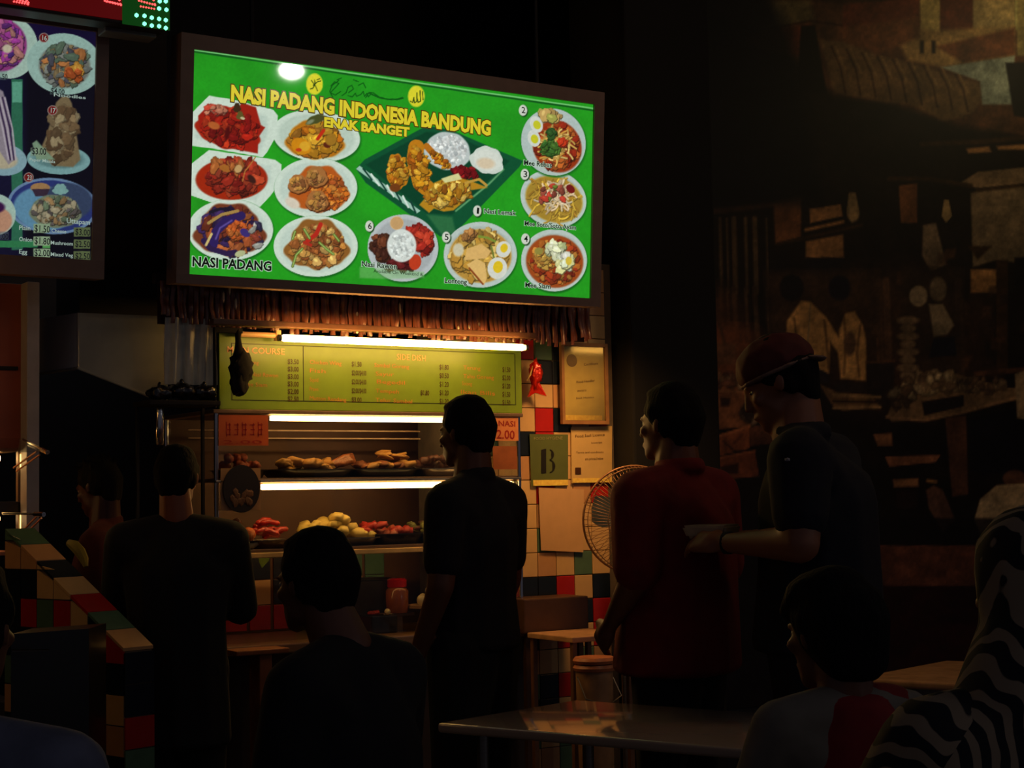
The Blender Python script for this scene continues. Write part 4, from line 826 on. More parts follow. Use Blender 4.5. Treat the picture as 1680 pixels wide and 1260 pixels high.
for s, a, c, h in (('Certificate', (958, 600), (981, 598), 4), ('Food Handler', (946, 629), (976, 626), 4), ('awarded to', (947, 643), (962, 642), 3), ('Stall Holder', (945, 655), (975, 653), 3)): lettering(s, FP, a, c, h, m_pr, fr, .001)
# fluorescent of the stall across the way, mirrored in the certificate's glass
yq = 2*(YP-.01-.024)-2.7; rp_ = P(937, 573, yq)
tube_lamp(rp_.x, rp_.x+1.3, 2.7, rp_.z, 'warm tube lamp of the stall across the way, outside the picture', mat('tube_across', (255, 240, 210), emit=(255, 186, 84), es=12), .016)
b = MB(); b.tube([(rp_.x+.1, 2.7, rp_.z+.016), (rp_.x+.1, 2.7, 4.6)], .006, 6); b.tube([(rp_.x+1.2, 2.7, rp_.z+.016), (rp_.x+1.2, 2.7, 4.6)], .006, 6); b.build('rod', m_black, bpy.data.objects['tube_lamp.003'])
# red ornament of folded foil
orn = thing('foil_ornament', P(880, 660, 5.95), 'crinkled red foil ornament hanging right of the lime board', 'ornament')
b = MB(); c = P(879, 612, 5.93); b.ico(c, (.026, .02, .055), 3, .28, None, 2); b.build('upper_knot', mat('red_foil', (206, 40, 22), rough=.2, metal=.3, coat=.6, bump=.6, scale=50), orn, smooth='all')
b = MB(); b.prism([c+Vector((-.008, 0, -.03)), c+Vector((-.045, -.01, -.105)), c+Vector((.0, .006, -.085)), c+Vector((.048, -.01, -.10)), c+Vector((.012, 0, -.03))], (0, .012, 0)); b.build('tail', MATS['red_foil'], orn)
b = MB(); b.prism([c+Vector((-.03, -.01, -.01)), c+Vector((-.052, -.012, -.035)), c+Vector((-.036, -.012, .0)), c+Vector((-.02, -.01, .03))], (0, .004, 0)); b.build('gold_flap', mat('gold_leaf', (230, 200, 120), rough=.2, metal=.5), orn)
b = MB(); b.tube([c+Vector((0, .005, .04)), c+Vector((.005, .01, .17))], .002, 5); b.build('cord', m_black, orn)

# ------------------------------------------------------------------ stand fan in front of the pier
fc = P(1040, 852, 5.62); Rf = .226
fan = thing('stand_fan', (fc.x, fc.y+.1, 0), 'large wire guarded stand fan beside the man in red', 'fan')
aim = Vector((-.30, -1, -.05)).normalized(); q = Vector((0, 0, 1)).rotation_difference(aim).to_matrix().to_4x4()
m_wire = mat('guard_wire', (150, 110, 76), rough=.35, metal=.4)
def fl(r, a, z): return fc + (q@Vector((r*math.cos(a), r*math.sin(a), z)))
def ring(b, r, z, th, n=56): 
    pts = [fl(r, k*math.tau/n, z) for k in range(n)]; vs = []; fs = []
    for i, p in enumerate(pts):
        rd = (p-fl(0, 0, z)).normalized(); ax = aim
        for k in range(6): vs.append(p+(rd*math.cos(k*math.tau/6)+ax*math.sin(k*math.tau/6))*th)
    for i in range(n):
        for k in range(6): fs.append([i*6+k, i*6+(k+1) % 6, ((i+1) % n)*6+(k+1) % 6, ((i+1) % n)*6+k])
    b.add(vs, fs)
b = MB(); ring(b, Rf, .0, .005); ring(b, Rf*.97, .04, .002); ring(b, Rf*.62, .075, .002); b.build('guard_ring', m_wire, fan, smooth='all')
b = MB()
for k in range(84):
    a = k*math.tau/84; b.tube([fl(Rf*t, a+.10*(1-t), z) for t, z in ((.2, .088), (.5, .080), (.8, .062), (.96, .035), (1, 0))], .0011, 4, cap=False)
tag(b.build('front_grille', m_wire, fan, smooth='all'), kind='stuff')
b = MB()
for k in range(42):
    a = k*math.tau/42; b.tube([fl(Rf*t, a, z) for t, z in ((.25, -.075), (.7, -.06), (.95, -.03), (1, 0))], .0012, 4, cap=False)
tag(b.build('rear_grille', m_wire, fan, smooth='all'), kind='stuff')
b = MB(); b.lathe([(0, .084), (.04, .084), (.044, .092), (.03, .10), (0, .10)], fc, 20, q); b.build('guard_badge', mat('fan_badge', (60, 50, 46), rough=.3), fan, smooth=True)
m_blade = mat('fan_blade', (70, 76, 72), rough=.25, coat=.4)
for k in range(3):
    a0 = k*math.tau/3+.5; b = MB(); vs = []; n_ = 9
    for i in range(n_):
        t = i/(n_-1); r = .03+(Rf*.86-.03)*t; wdt = .20+.62*math.sin(math.pi*min(1, t*.75+.12))
        for s_ in (-1, 0, 1): vs.append(fl(r, a0+s_*wdt*.62, .0+s_*.022))
    fs = [[i*3+j, i*3+j+1, i*3+j+4, i*3+j+3] for i in range(n_-1) for j in range(2)]
    b.add(vs, fs); b.add([v-aim*.002 for v in vs], [f[::-1] for f in fs]); b.build('blade', m_blade, fan, smooth='all')
b = MB(); b.lathe([(0, .03), (.03, .028), (.034, -.01), (.03, -.02), (0, -.02)], fc, 18, q); b.build('hub', m_blade, fan, smooth=True)
b = MB(); b.lathe([(0, -.09), (.05, -.09), (.062, -.12), (.055, -.19), (.02, -.21), (0, -.21)], fc, 18, q); b.build('motor', mat('motor_grey', (70, 66, 62), rough=.4), fan, smooth=True)
mo = fl(0, 0, -.15); b = MB(); b.tube([(mo.x, mo.y, mo.z-.04), (mo.x, mo.y, .04)], [.016, .018], 12); b.build('pole', m_steel, fan, smooth=True)
b = MB(); b.lathe([(.18, 0), (.185, .01), (.16, .03), (.03, .045), (0, .045)], (mo.x, mo.y, 0), 28); b.build('base', m_black, fan, smooth=True)

# ------------------------------------------------------------------ things under the pier
b = MB(); p = P(856, 1036, 5.82); q2 = P(926, 979, 5.82); b.box((p.x, 5.80, q2.z-.145), (P(998, 979, 5.82).x-.12, 5.98, q2.z), .006)
for x in (p.x+.02, P(998, 979, 5.82).x-.16): b.box((x, 5.82, 0), (x+.025, 5.845, q2.z-.14), .002)
tag(b.build('steel_sink', mat('sink_brown', (96, 70, 56), rough=.35, metal=.4, var=.1)), 'brown metal sink unit under the tiled pier behind the standing man', 'sink')
tb = thing('side_table', P(975, 1050, 5.55), 'small pale topped side table by the tiled pier', 'table')
tp = P(939, 1046, 5.45); tq = P(1010, 1046, 5.45)
b = MB(); b.box((tp.x, 5.45, tp.z-.022), (tq.x+.1, 5.78, tp.z), .004); b.build('tabletop', mat('pale_laminate', (196, 150, 110), rough=.3), tb)
for x in (tp.x+.008, tq.x+.07):
    for y in (5.46, 5.75): b = MB(); b.box((x, y, 0), (x+.022, y+.022, tp.z-.02), .003); b.build('leg', mat('table_leg_brown', (120, 84, 60), rough=.4), tb)
b = MB(); c = P(1000, 1041, 5.56); zt_ = tp.z; b.lathe([(.02, zt_), (.03, zt_+.004), (.052, zt_+.035), (.048, zt_+.036), (.028, zt_+.008), (0, zt_+.006)], (c.x, 5.56, 0), 24)
tag(b.build('bowl', mat('white_china', (220, 206, 180), rough=.15, coat=.5), None, smooth=True), 'small white bowl on the pale side table', 'bowl')
pl = thing('pail', (P(975, 1120, 5.33).x, 5.33, 0), 'cream plastic pail with a stacked lid below the side table', 'pail')
px, zp = P(975, 1100, 5.33).x, P(970, 1100, 5.33).z
b = MB(); b.lathe([(.06, 0), (.062, .003), (.074, zp), (.068, zp), (.058, .02), (0, .02)], (px, 5.33, 0), 28); b.build('body', mat('cream_plastic', (176, 136, 100), rough=.4), pl, smooth=True)
for k in range(2): b = MB(); b.lathe([(0, zp+k*.028+.002), (.08, zp+k*.028), (.084, zp+k*.028+.012), (.076, zp+k*.028+.024), (0, zp+k*.028+.024)], (px, 5.33, 0), 28); b.build('lid', mat('lid_orange', (196, 120, 84), rough=.4), pl, smooth=True)
b = MB(); b.tube([(px-.082, 5.33, zp-.02), (px-.085, 5.27, zp-.10), (px, 5.24, zp-.13), (px+.085, 5.27, zp-.10), (px+.082, 5.33, zp-.02)], .003, 6); b.build('handle', m_steel, pl)

# ------------------------------------------------------------------ sloped tiled parapet at the left
A0 = H(203, 1064, .951)                                 # near top corner
dirL = (-VR*.759 + VH*.651).normalized(); dirT = Vector((dirL.y, -dirL.x, 0)); dirT = dirT if dirT.dot(VR) > 0 else -dirT
tl_, th_, zn, slope = .0945, .113, .951, .56
pt = MB(); nL = 7
def PL(l, t, z): return Vector((A0.x, A0.y, 0)) + dirL*l + dirT*t + Vector((0, 0, z))
ztop = lambda l: zn + slope*l
pt.prism([PL(0, .006, 0), PL(.66, .006, 0), PL(.66, .006, ztop(.66)-.012), PL(0, .006, ztop(0)-.012)], dirT*(th_-.012))
par = pt.build('parapet', MATS['grout'], None); struct(par); par.name = 'wall_front'
g4 = random.Random(9)
facepat = {0: 'orbco', 1: 'bcobr', 2: 'ccroc', 3: 'rcobc', 4: 'gogcc', 5: 'rbcob', 6: 'bbgob'}
capcol = 'ogrcbog'
for i in range(nL):
    l0, l1 = i*tl_+.002, (i+1)*tl_-.002; r = 0; z = .02
    nrow = int((ztop(l0))//.1)
    for r in range(nrow+2):
        z0 = zn+.045-(8-r)*.095+.002; z1 = z0+.091
        if z1 < .02: continue
        t0, t1 = ztop(l0)-.012, ztop(l1)-.012
        z0 = max(z0, .0)
        if z0 >= min(t0, t1)-.003: 
            if z0 >= max(t0, t1)-.003: continue
        a = min(z1, t0); c = min(z1, t1); zz = min(z0, a, c)
        if a-z0 < .004 and c-z0 < .004: continue
        pts = [PL(l0, 0, z0), PL(l1, 0, z0), PL(l1, 0, max(c, z0+.001)), PL(l0, 0, max(a, z0+.001))]
        b = MB(); b.prism(pts, dirT*.006); k = facepat[i][(8-r) % 5] if r > 3 else g4.choice('cobrg'); b.build('tile', TC[k], par)
    b = MB(); b.prism([PL(l0, 0, ztop(l0)-.010), PL(l1, 0, ztop(l1)-.010), PL(l1, 0, ztop(l1)), PL(l0, 0, ztop(l0))], dirT*th_); b.build('tile', TC[capcol[i]], par)
for r in range(9):
    z1 = zn-.014-r*.1; z0 = max(z1-.096, 0.0)
    if z1 < .02: break
    b = MB(); b.prism([PL(0, .002, z0), PL(0, th_-.002, z0), PL(0, th_-.002, z1), PL(0, .002, z1)], -dirL*.006); b.build('tile', TC['bbrgb'[r % 5]], par)
b = MB()
arc = [PL(.42+.30*math.cos(a)*.9, .13+.0, 1.0+.12*math.sin(a)) for a in np.linspace(-.3, 1.4, 8)]
b.tube([D(112, 890, 5.75), D(122, 895, 5.74), D(131, 905, 5.73), D(138, 918, 5.72), D(141, 930, 5.71)], [.012, .02, .02, .016, .008], 8)
tag(b.build('banana', mat('banana_skin', (150, 140, 50), rough=.5), None, smooth=True), 'curved yellow green banana at the far end of the tiled parapet', 'banana')

# ------------------------------------------------------------------ left stall: post and lit cabinet
pst = P(50, 800, 5.9); b = MB(); b.box((P(41, 800, 5.9).x, 5.88, 0), (P(62, 800, 5.9).x, 5.96, 2.2), .004)
tag(b.build('stall_post', mat('post_grey', (176, 170, 172), rough=.5, metal=.0, var=.08)), 'dull grey upright post right of the left stall cabinet', 'post')
lc = thing('display_cabinet', (P(0, 800, 6.1).x, 6.15, 0), 'small lit food cabinet of the left stall, cut off by the frame', 'cabinet')
xr_ = P(41, 800, 5.95).x; xl_ = P(-150, 800, 5.95).x
def z_at(v, y=5.95): return P(20, v, y).z
amb = mat('amber_panel', (206, 140, 70), rough=.5, var=.08)
def lb(name, a, b_, m, bev=.002): q = MB(); q.box(a, b_, bev); return q.build(name, m, lc)
lb('upper_panel', (xl_, 5.96, z_at(735)), (xr_, 6.0, 2.2), mat('rust_panel', (150, 76, 50), rough=.5, var=.3, scale=3))
lb('panel_seam', (xl_, 5.95, z_at(607)), (P(30, 605, 5.95).x, 5.96, z_at(601)), m_black)
lb('back_panel', (xl_, 6.3, .7), (xr_+.0, 6.32, z_at(735)), amb)
lb('roof_panel', (xl_, 5.96, z_at(740)), (xr_, 6.3, z_at(735)), m_dsteel)
lb('shelf', (xl_, 5.97, z_at(842)), (xr_-.01, 6.3, z_at(823)), mat('shelf_dark', (46, 38, 36), rough=.4))
lb('lower_shelf', (xl_, 5.95, z_at(911)), (xr_-.01, 6.3, z_at(905)), mat('pink_rail', (206, 130, 96), rough=.35))
lb('side_post', (P(31, 800, 5.96).x, 5.97, .7), (xr_, 6.0, z_at(735)), m_dsteel)
lb('base', (xl_, 5.98, 0), (xr_-.01, 6.32, .7), mat('cabinet_base', (60, 50, 46)))
lb('tiled_back', (xl_, 6.2, .70), (xr_-.02, 6.21, z_at(912)), mat('tile_sand', (196, 150, 104)))
for v0, v1 in ((745, 770), (845, 868)):
    b = MB(); x = P(38, 760, 5.94).x; b.tube([(x, 5.955, z_at(v1)), (x, 5.955, z_at(v0))], .007, 10); b.build('glow_strip', mat('strip_lamp', (255, 220, 160), emit=(255, 206, 120), es=3), lc)
b = MB(); b.tube([(xl_, 6.1, z_at(750)), (xr_-.05, 6.1, z_at(750))], .011, 10); b.build('lamp_tube', Lc, lc); b = MB(); b.tube([(xl_, 6.1, z_at(851)), (xr_-.05, 6.1, z_at(851))], .011, 10); b.build('lamp_tube', mat('warm_tube_dim', (255, 230, 190), emit=(255, 206, 140), es=5), lc)
for (a, c, d_, e) in (((38, 721), (78, 742), (65, 746), (27, 773)), ((4, 842), (72, 844), (68, 850), (28, 890))):
    q0, q1, q3, q4 = P(*a, 5.86), P(*c, 5.66), P(*d_, 5.70), P(*e, 5.92)
    b = MB(); b.prism([q0, q1, q1+Vector((-.5, 0, 0)), q0+Vector((-.5, 0, 0))], (0, .0, .005)); b.build('flap', gm, lc)
    b = MB(); b.tube([q0, q1], .004, 6); b.tube([q1, q1+(q0-q1)*.22], .009, 6); b.build('flap_edge', m_chrome, lc)
    b = MB(); b.tube([q3, q4], .0035, 6); b.tube([q3+Vector((-.01, 0, .012)), q4+Vector((-.01, 0, .012))], .0035, 6); b.build('strut', mat('strut_metal', (206, 150, 110), rough=.3, metal=.6), lc)
p = D(22, 1064, 4.6); z = p.z
b = MB(); b.prism([Vector((q_.x, q_.y, 0)) for q_ in (D(18, 1064, 4.6), D(146, 1064, 4.75), D(146, 1064, 4.75)+VH*.2, D(18, 1064, 4.6)+VH*.2)], (0, 0, z+.04))
bo = b.build('black_bin', mat('gloss_black', (8, 9, 9), rough=.3, coat=.1)); tag(bo, 'tall black bin low in front of the tiled parapet', 'bin')
p = D(20, 1068, 4.58); q_ = D(80, 1067, 4.6); b = MB(); b.tube([p, q_], .004, 6); t_ = b.build('bright_trim', m_chrome, bo)

# unseen tube added outside the frame to light the parapet's left face
tube_lamp(.15, 1.25, 5.45, 2.0, 'added warm tube lighting the parapet, unseen outside the left edge', mat('added_tube_left', (255, 240, 210), emit=(255, 186, 96), es=13), .014)
lt = [o for o in COL.objects if o.name.startswith('tube_lamp')][-1]
b = MB(); b.tube([(.3, 5.45, 2.014), (.3, 5.45, 4.6)], .006, 6); b.tube([(1.1, 5.45, 2.014), (1.1, 5.45, 4.6)], .006, 6); b.build('rod', m_black, lt)

# ------------------------------------------------------------------ white tables
TZ = .75
c1, c2 = H(717, 1186, TZ), H(945, 1148, TZ)
e2 = H(1260, 1170, TZ)-c2; X_ = Vector((e2.x, e2.y, 0)).normalized(); Y_ = (c1-c2); Wt = Y_.length; 
tab = thing('dining_table', ((c1+c2)/2+X_*.6-Vector((0, 0, TZ))), 'glossy white rectangular table in the centre foreground', 'table')
m_white = mat('white_gloss', (176, 160, 146), rough=.12, var=.04, scale=4, coat=.6)
def slab(o0, a, b_, z0, z1, bev=.01):
    bm = bmesh.new(); vs = [bm.verts.new(Vector((p.x, p.y, zz))) for zz in (z0, z1) for p in (o0, o0+a, o0+a+b_, o0+b_)]
    for f in ((3, 2, 1, 0), (4, 5, 6, 7), (0, 1, 5, 4), (1, 2, 6, 5), (2, 3, 7, 6), (3, 0, 4, 7)): bm.faces.new([vs[i] for i in f])
    bmesh.ops.recalc_face_normals(bm, faces=bm.faces); bmesh.ops.bevel(bm, geom=bm.edges[:], offset=bev, segments=3, affect='EDGES', profile=.6); b = MB(); b.bm(bm); return b
Lt = 1.25
slab(c2, X_*Lt, Y_, TZ-.028, TZ).build('tabletop', m_white, tab, smooth=True)
for s_, t_ in ((.08, .12), (.92, .12), (.08, .88), (.92, .88)):
    p = c2+X_*(Lt*s_)+Y_*t_; b = MB(); b.tube([(p.x, p.y, 0), (p.x, p.y, TZ-.026)], .018, 12); b.build('leg', m_steel, tab, smooth=True)
p = H(1243, 1215, TZ); b = MB(); b.lathe([(.016, TZ), (.017, TZ+.002), (.014, TZ+.05), (.006, TZ+.06), (0, TZ+.06)], (p.x+.01, p.y, 0), 14); tag(b.build('sauce_bottle', mat('red_plastic', (206, 30, 34), rough=.3), None, smooth=True), 'small red sauce bottle on the white table by the child', 'bottle')
t2 = thing('dining_table', H(1490, 1118, TZ)-Vector((0, 0, TZ)), 'pale table glimpsed between the child and the striped scarf', 'table')
o2 = H(1400, 1112, TZ); slab(o2, X_*.9, -Y_.normalized()*.7, TZ-.028, TZ).build('tabletop', mat('pale_top', (196, 150, 110), rough=.25), t2, smooth=True)
for s_, t_ in ((.08, .1), (.92, .1), (.08, .9), (.92, .9)):
    p = o2+X_*(.9*s_)-Y_.normalized()*(.7*t_); b = MB(); b.tube([(p.x, p.y, 0), (p.x, p.y, TZ-.026)], .018, 12); b.build('leg', m_steel, t2, smooth=True)

# ------------------------------------------------------------------ right wall with the printed mural
YM = 6.25
mx0, mx1 = 4.88, 8.2
b = MB(); b.box((4.85, YM+.01, 0), (10.6, YM+.2, 4.6)); wm = b.build('wall_mural', m_dark); struct(wm)
def mural(U, V):
    p = Paint(U, V, (26, 20, 18)); p.aa = 4
    S = lambda x, y: (1040+x*.381, y*.381)            # upper study crop
    S2 = lambda x, y: (1040+x*.381, 400+y*.381)
    def py(pts, c, f=S, **k): p.poly([f(*q) for q in pts], c, **k)
    def ln(pts, w_, c, f=S, **k): p.line([f(*q) for q in pts], w_, c, **k)
    B1, B2, B3, CR, TN, OC, RU = (56, 38, 24), (90, 58, 38), (120, 76, 46), (216, 160, 92), (166, 118, 70), (170, 140, 84), (110, 56, 36)
    # upper right: old facade and canvas awning
    py([(330, 0), (2000, 0), (2000, 620), (1400, 540), (1100, 440), (860, 410), (560, 130), (330, 60)], B2, soft=14)
    py([(380, 0), (760, 0), (780, 90), (560, 130), (400, 60)], (110, 96, 60), soft=10)
    ln([(560, 130), (760, 90), (900, 110), (1240, 20)], 3, (50, 26, 18)); py([(560, 130), (760, 100), (720, 240), (560, 220), (470, 170)], RU, soft=8)
    for x0, x1, c in ((900, 1230, RU), (1232, 1320, (196, 170, 100)), (1320, 1460, RU), (1460, 1640, (176, 150, 96)), (1640, 2000, (190, 180, 110))): py([(x0, 20 if x0 < 1200 else -10), (x1, -10), (x1, 150), (x0, 130)], c, soft=4)
    py([(1100, 110), (1300, 130), (1640, 110), (1640, 240), (1330, 290), (1180, 260)], (176, 140, 84), soft=8); py([(1300, 200), (1640, 120), (1640, 235), (1420, 270)], (120, 72, 44), soft=6)
    py([(880, 120), (1230, 70), (1230, 160), (1060, 230), (900, 190)], (120, 74, 44), soft=8); py([(1650, 0), (2000, 0), (2000, 240), (1650, 240)], (160, 140, 84), soft=5)
    for x in (1240, 1290): py([(x-8, 175), (x+8, 175), (x+8, 230), (x-8, 230)], (30, 20, 16))
    py([(800, 170), (900, 180), (1060, 240), (1230, 280), (1420, 340), (1490, 360), (1500, 430), (1450, 500), (1330, 520), (1190, 450), (1080, 440), (860, 400)], (120, 92, 58), soft=6)
    for k in range(9): x = 850+k*66; ln([(x, 200+k*14), (x+40, 290+k*12), (x+60, 400+k*10)], 3, (70, 46, 30), soft=3); ln([(x+18, 200+k*14), (x+62, 300+k*12)], 3, (150, 118, 74), soft=3)
    py([(720, 110), (780, 110), (830, 400), (700, 400)], (16, 12, 14)); py([(1320, 290), (1640, 240), (1630, 450), (1500, 450), (1490, 350)], (160, 170, 150), soft=4); py([(1600, 270), (2000, 260), (2000, 540), (1640, 520)], (24, 20, 20), soft=4)
    py([(1420, 500), (1500, 470), (2000, 570), (2000, 640), (1560, 560)], B2, soft=5); ln([(1240, 620), (1500, 610), (2000, 560)], 8, B1); py([(1430, 640), (1530, 630), (1540, 655), (1440, 660)], TN); py([(1560, 630), (2000, 600), (2000, 640), (1570, 645)], TN)
    py([(1400, 790), (1480, 740), (2000, 690), (2000, 760), (1480, 810)], (130, 104, 74), soft=3); ln([(1480, 820), (2000, 770)], 7, B1)
    # shutters, posts and a shelf under the awning
    py([(1450, 830), (2000, 770), (2000, 1180), (1560, 1120), (1460, 1150)], (120, 100, 74), soft=4); py([(1450, 1160), (1570, 1160), (1570, 1260), (1450, 1260)], TN, soft=4)
    py([(1440, 1060), (1540, 1060), (1480, 1120)], B1); py([(1560, 1120), (1610, 1120), (1610, 1600), (1560, 1600)], B1); py([(1640, 1110), (2000, 1090), (2000, 1250), (1640, 1230)], (20, 16, 18), soft=4)
    ln([(130, 920), (340, 910), (600, 880), (720, 850)], 9, B2, soft=5); ln([(600, 830), (700, 828)], 4, B2); 
    for x, w2 in ((370, 5), (400, 3), (430, 8), (480, 5), (520, 8), (570, 3)): ln([(x, 940), (x+8, 1260)], w2, (92, 72, 50), soft=3); ln([(x, 1240), (x+14, 1480)], w2, (78, 58, 42), soft=3)
    py([(600, 880), (720, 860), (720, 1020), (610, 1050)], B3, soft=4); py([(755, 900), (890, 880), (900, 930), (760, 960)], TN, soft=3); ln([(740, 990), (900, 955)], 5, TN); ln([(620, 1050), (980, 970)], 5, B1); py([(740, 1040), (900, 1010), (905, 1110), (740, 1110)], TN, soft=4)
    py([(925, 830), (955, 830), (970, 910), (940, 960), (915, 920)], (140, 116, 76), soft=2); p.ell(*S(945, 920), 10, 13, (150, 122, 80)); py([(1335, 860), (1355, 860), (1370, 930), (1345, 960), (1325, 930)], (140, 116, 76), soft=2)
    py([(1140, 800), (1220, 790), (1220, 960), (1150, 960)], B3, soft=3); ln([(1100, 770), (1270, 770), (1450, 800)], 7, B1); py([(1245, 970), (1300, 960), (1345, 1140), (1280, 1170), (1240, 1100)], (120, 100, 76), soft=4)
    py([(740, 1110), (900, 1110), (880, 1190), (740, 1190)], (26, 22, 26))
    # warm stall light painted over the lane at the left; hoardings, posts
    p.ell(1130, 560, 90, 100, (110, 66, 42), soft=60, alpha=.85); p.ell(1190, 600, 70, 70, (150, 84, 50), soft=45, alpha=.8); p.ell(1480, 560, 150, 110, (96, 62, 40), soft=80, alpha=.5)
    for x in (1050, 1085, 1395): ln([(x, 160), (x+14, 560)], 12, (92, 64, 46), S2, soft=4)
    ln([(100, 240), (260, 230)], 6, B2, S2, soft=5); ln([(340, 250), (400, 460)], 6, B2, S2, soft=4); py([(300, 430), (440, 430), (440, 520), (320, 520)], (130, 84, 56), S2, soft=6)
    ln([(1470, 560), (1700, 540)], 8, B2, S2)
    for k in range(26): x = 1130+p.g.randint(0, 560); y = 10+p.g.randint(0, 560); py([(x, y), (x+p.g.randint(20, 70), y-4), (x+40, y+p.g.randint(20, 90)), (x-6, y+50)], [B1, (70, 48, 36), (30, 24, 24), B2][k % 4], S2, soft=5, alpha=.6)
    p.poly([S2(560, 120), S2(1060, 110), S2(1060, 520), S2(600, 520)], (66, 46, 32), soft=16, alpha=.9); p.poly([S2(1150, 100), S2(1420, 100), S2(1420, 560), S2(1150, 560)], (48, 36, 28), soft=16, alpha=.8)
    # the two men in white shirts, seen from behind
    p.ell(*S2(680, 190), 20, 22, (22, 18, 22)); py([(660, 330), (720, 245), (760, 250), (830, 320), (880, 400), (910, 430), (880, 470), (845, 420), (840, 560), (740, 560), (690, 480), (655, 400)], CR, S2, soft=4); ln([(690, 320), (700, 400), (690, 470)], 3, (110, 78, 48), S2); ln([(820, 330), (830, 420), (838, 540)], 3, (110, 78, 48), S2)
    ln([(760, 260), (750, 400), (740, 540)], 2, (150, 128, 92), S2, soft=3); py([(690, 480), (840, 560), (840, 600), (700, 590)], (40, 34, 40), S2, soft=3)
    p.ell(*S2(885, 190), 18, 21, (22, 20, 30)); py([(885, 370), (910, 300), (950, 290), (985, 350), (1000, 420), (1000, 590), (890, 580), (880, 480)], CR, S2, soft=4); ln([(905, 320), (912, 420), (905, 560)], 3, (120, 84, 52), S2); ln([(975, 350), (960, 470), (970, 570)], 3, (120, 84, 52), S2); p.ell(*S2(930, 430), 10, 20, (110, 80, 56)); py([(860, 600), (1000, 600), (1010, 640), (880, 640)], (50, 40, 36), S2)
    p.ell(*S2(1225, 225), 15, 17, (140, 120, 92), soft=3); p.ell(*S2(1310, 195), 14, 20, (110, 92, 70), soft=4); py([(1270, 260), (1330, 260), (1380, 350), (1350, 390), (1290, 400)], (140, 120, 92), S2, soft=4); py([(1290, 410), (1380, 400), (1390, 480), (1270, 490)], (24, 24, 36), S2, soft=3)
    # stacked bowls, drum, tables of goods
    for k in range(8): p.ell(*S2(1180, 330+k*34), 18-(k % 2)*5, 7, (120, 96, 70), soft=3)
    py([(1000, 510), (1120, 500), (1120, 690), (1010, 700)], (46, 36, 34), S2, soft=3); ln([(1000, 512), (1120, 504)], 3, B3, S2); ln([(1048, 410), (1052, 510)], 2, B3, S2)
    py([(1090, 740), (1130, 640), (1250, 570), (1390, 560), (1600, 620), (1700, 620), (1700, 660), (1420, 720), (1250, 760), (1110, 765)], (130, 100, 70), S2, soft=3)
    p.g = np.random.RandomState(8)
    def heap(cx, cy, rx, ry, n, sz, pal): u, v = S2(cx, cy); p.pile(u, v, rx*.381, ry*.381, n, sz, pal, 1.6, 0, .3)
    heap(1290, 600, 120, 45, 60, 5, [(160, 130, 92), (110, 84, 60), (176, 150, 110)]); heap(1500, 610, 110, 30, 40, 4, [(130, 104, 76), (96, 72, 52)]); heap(1160, 660, 50, 50, 16, 6, [(140, 120, 90), (80, 60, 44)])
    py([(1240, 680), (1420, 650), (1420, 700), (1250, 740)], (30, 22, 22), S2, soft=3); ln([(1090, 745), (1250, 760), (1420, 725), (1690, 650)], 5, (160, 120, 84), S2); py([(1340, 750), (1430, 740), (1440, 1080), (1370, 1090)], (92, 60, 44), S2, soft=3); py([(1440, 750), (1690, 700), (1690, 1000), (1450, 980)], (18, 16, 24), S2, soft=3)
    # piled cartons and baskets lower left
    py([(270, 620), (400, 610), (510, 640), (500, 790), (300, 800)], (150, 92, 58), S2, soft=2); ln([(270, 630), (500, 640)], 3, (176, 116, 76), S2); heap(400, 590, 110, 26, 36, 5, [(150, 104, 72), (110, 70, 50), (176, 140, 100)]); py([(370, 660), (415, 665), (410, 700), (375, 700)], (60, 36, 28), S2)
    py([(275, 850), (500, 780), (500, 880), (300, 930)], (150, 84, 52), S2, soft=2); ln([(270, 860), (500, 785)], 3, (190, 116, 72), S2); py([(300, 930), (520, 890), (540, 1000), (340, 1020)], (140, 76, 48), S2, soft=2); ln([(300, 935), (520, 893)], 3, (190, 110, 70), S2); py([(370, 960), (450, 945), (450, 990), (380, 990)], (60, 34, 28), S2)
    ln([(385, 850), (430, 890), (480, 890)], 2, (60, 36, 28), S2); ln([(430, 860), (470, 820)], 3, (110, 60, 40), S2); py([(500, 790), (590, 770), (600, 860), (500, 870)], (110, 66, 46), S2, soft=3); heap(520, 720, 50, 50, 20, 6, [(110, 84, 66), (80, 56, 44), (140, 110, 84)])
    py([(800, 605), (880, 640), (1020, 650), (1060, 700), (900, 720), (850, 690)], (130, 96, 64), S2, soft=3); 
    for k in range(3): ln([(860, 650+k*28), (1060, 660+k*22)], 4, (180, 140, 92) if k != 1 else B1, S2)
    py([(1030, 820), (1110, 815), (1115, 870), (1050, 870)], (150, 100, 66), S2, soft=3); py([(1080, 915), (1320, 910), (1300, 940), (1100, 960)], (150, 96, 66), S2, soft=2); py([(1115, 1015), (1225, 1010), (1225, 1045), (1120, 1048)], (170, 116, 76), S2); py([(1130, 1060), (1220, 1060), (1220, 1140), (1130, 1140)], (40, 26, 24), S2, soft=4)
    py([(1258, 1060), (1290, 1040), (1330, 1060), (1385, 1190), (1330, 1240), (1270, 1140)], (110, 76, 60), S2, soft=3); ln([(1265, 1020), (1300, 1025)], 5, TN, S2)
    # man in a pale shirt bending at the right
    p.ell(*S2(1640, 1010), 20, 14, (90, 60, 44), soft=3); py([(1465, 1190), (1490, 1100), (1560, 1040), (1700, 1030), (1800, 1060), (1800, 1500), (1600, 1500), (1590, 1240), (1500, 1260)], (176, 150, 112), S2, soft=3)
    py([(1640, 560), (1700, 540), (1700, 760), (1650, 750)], (150, 124, 92), S2, soft=3)
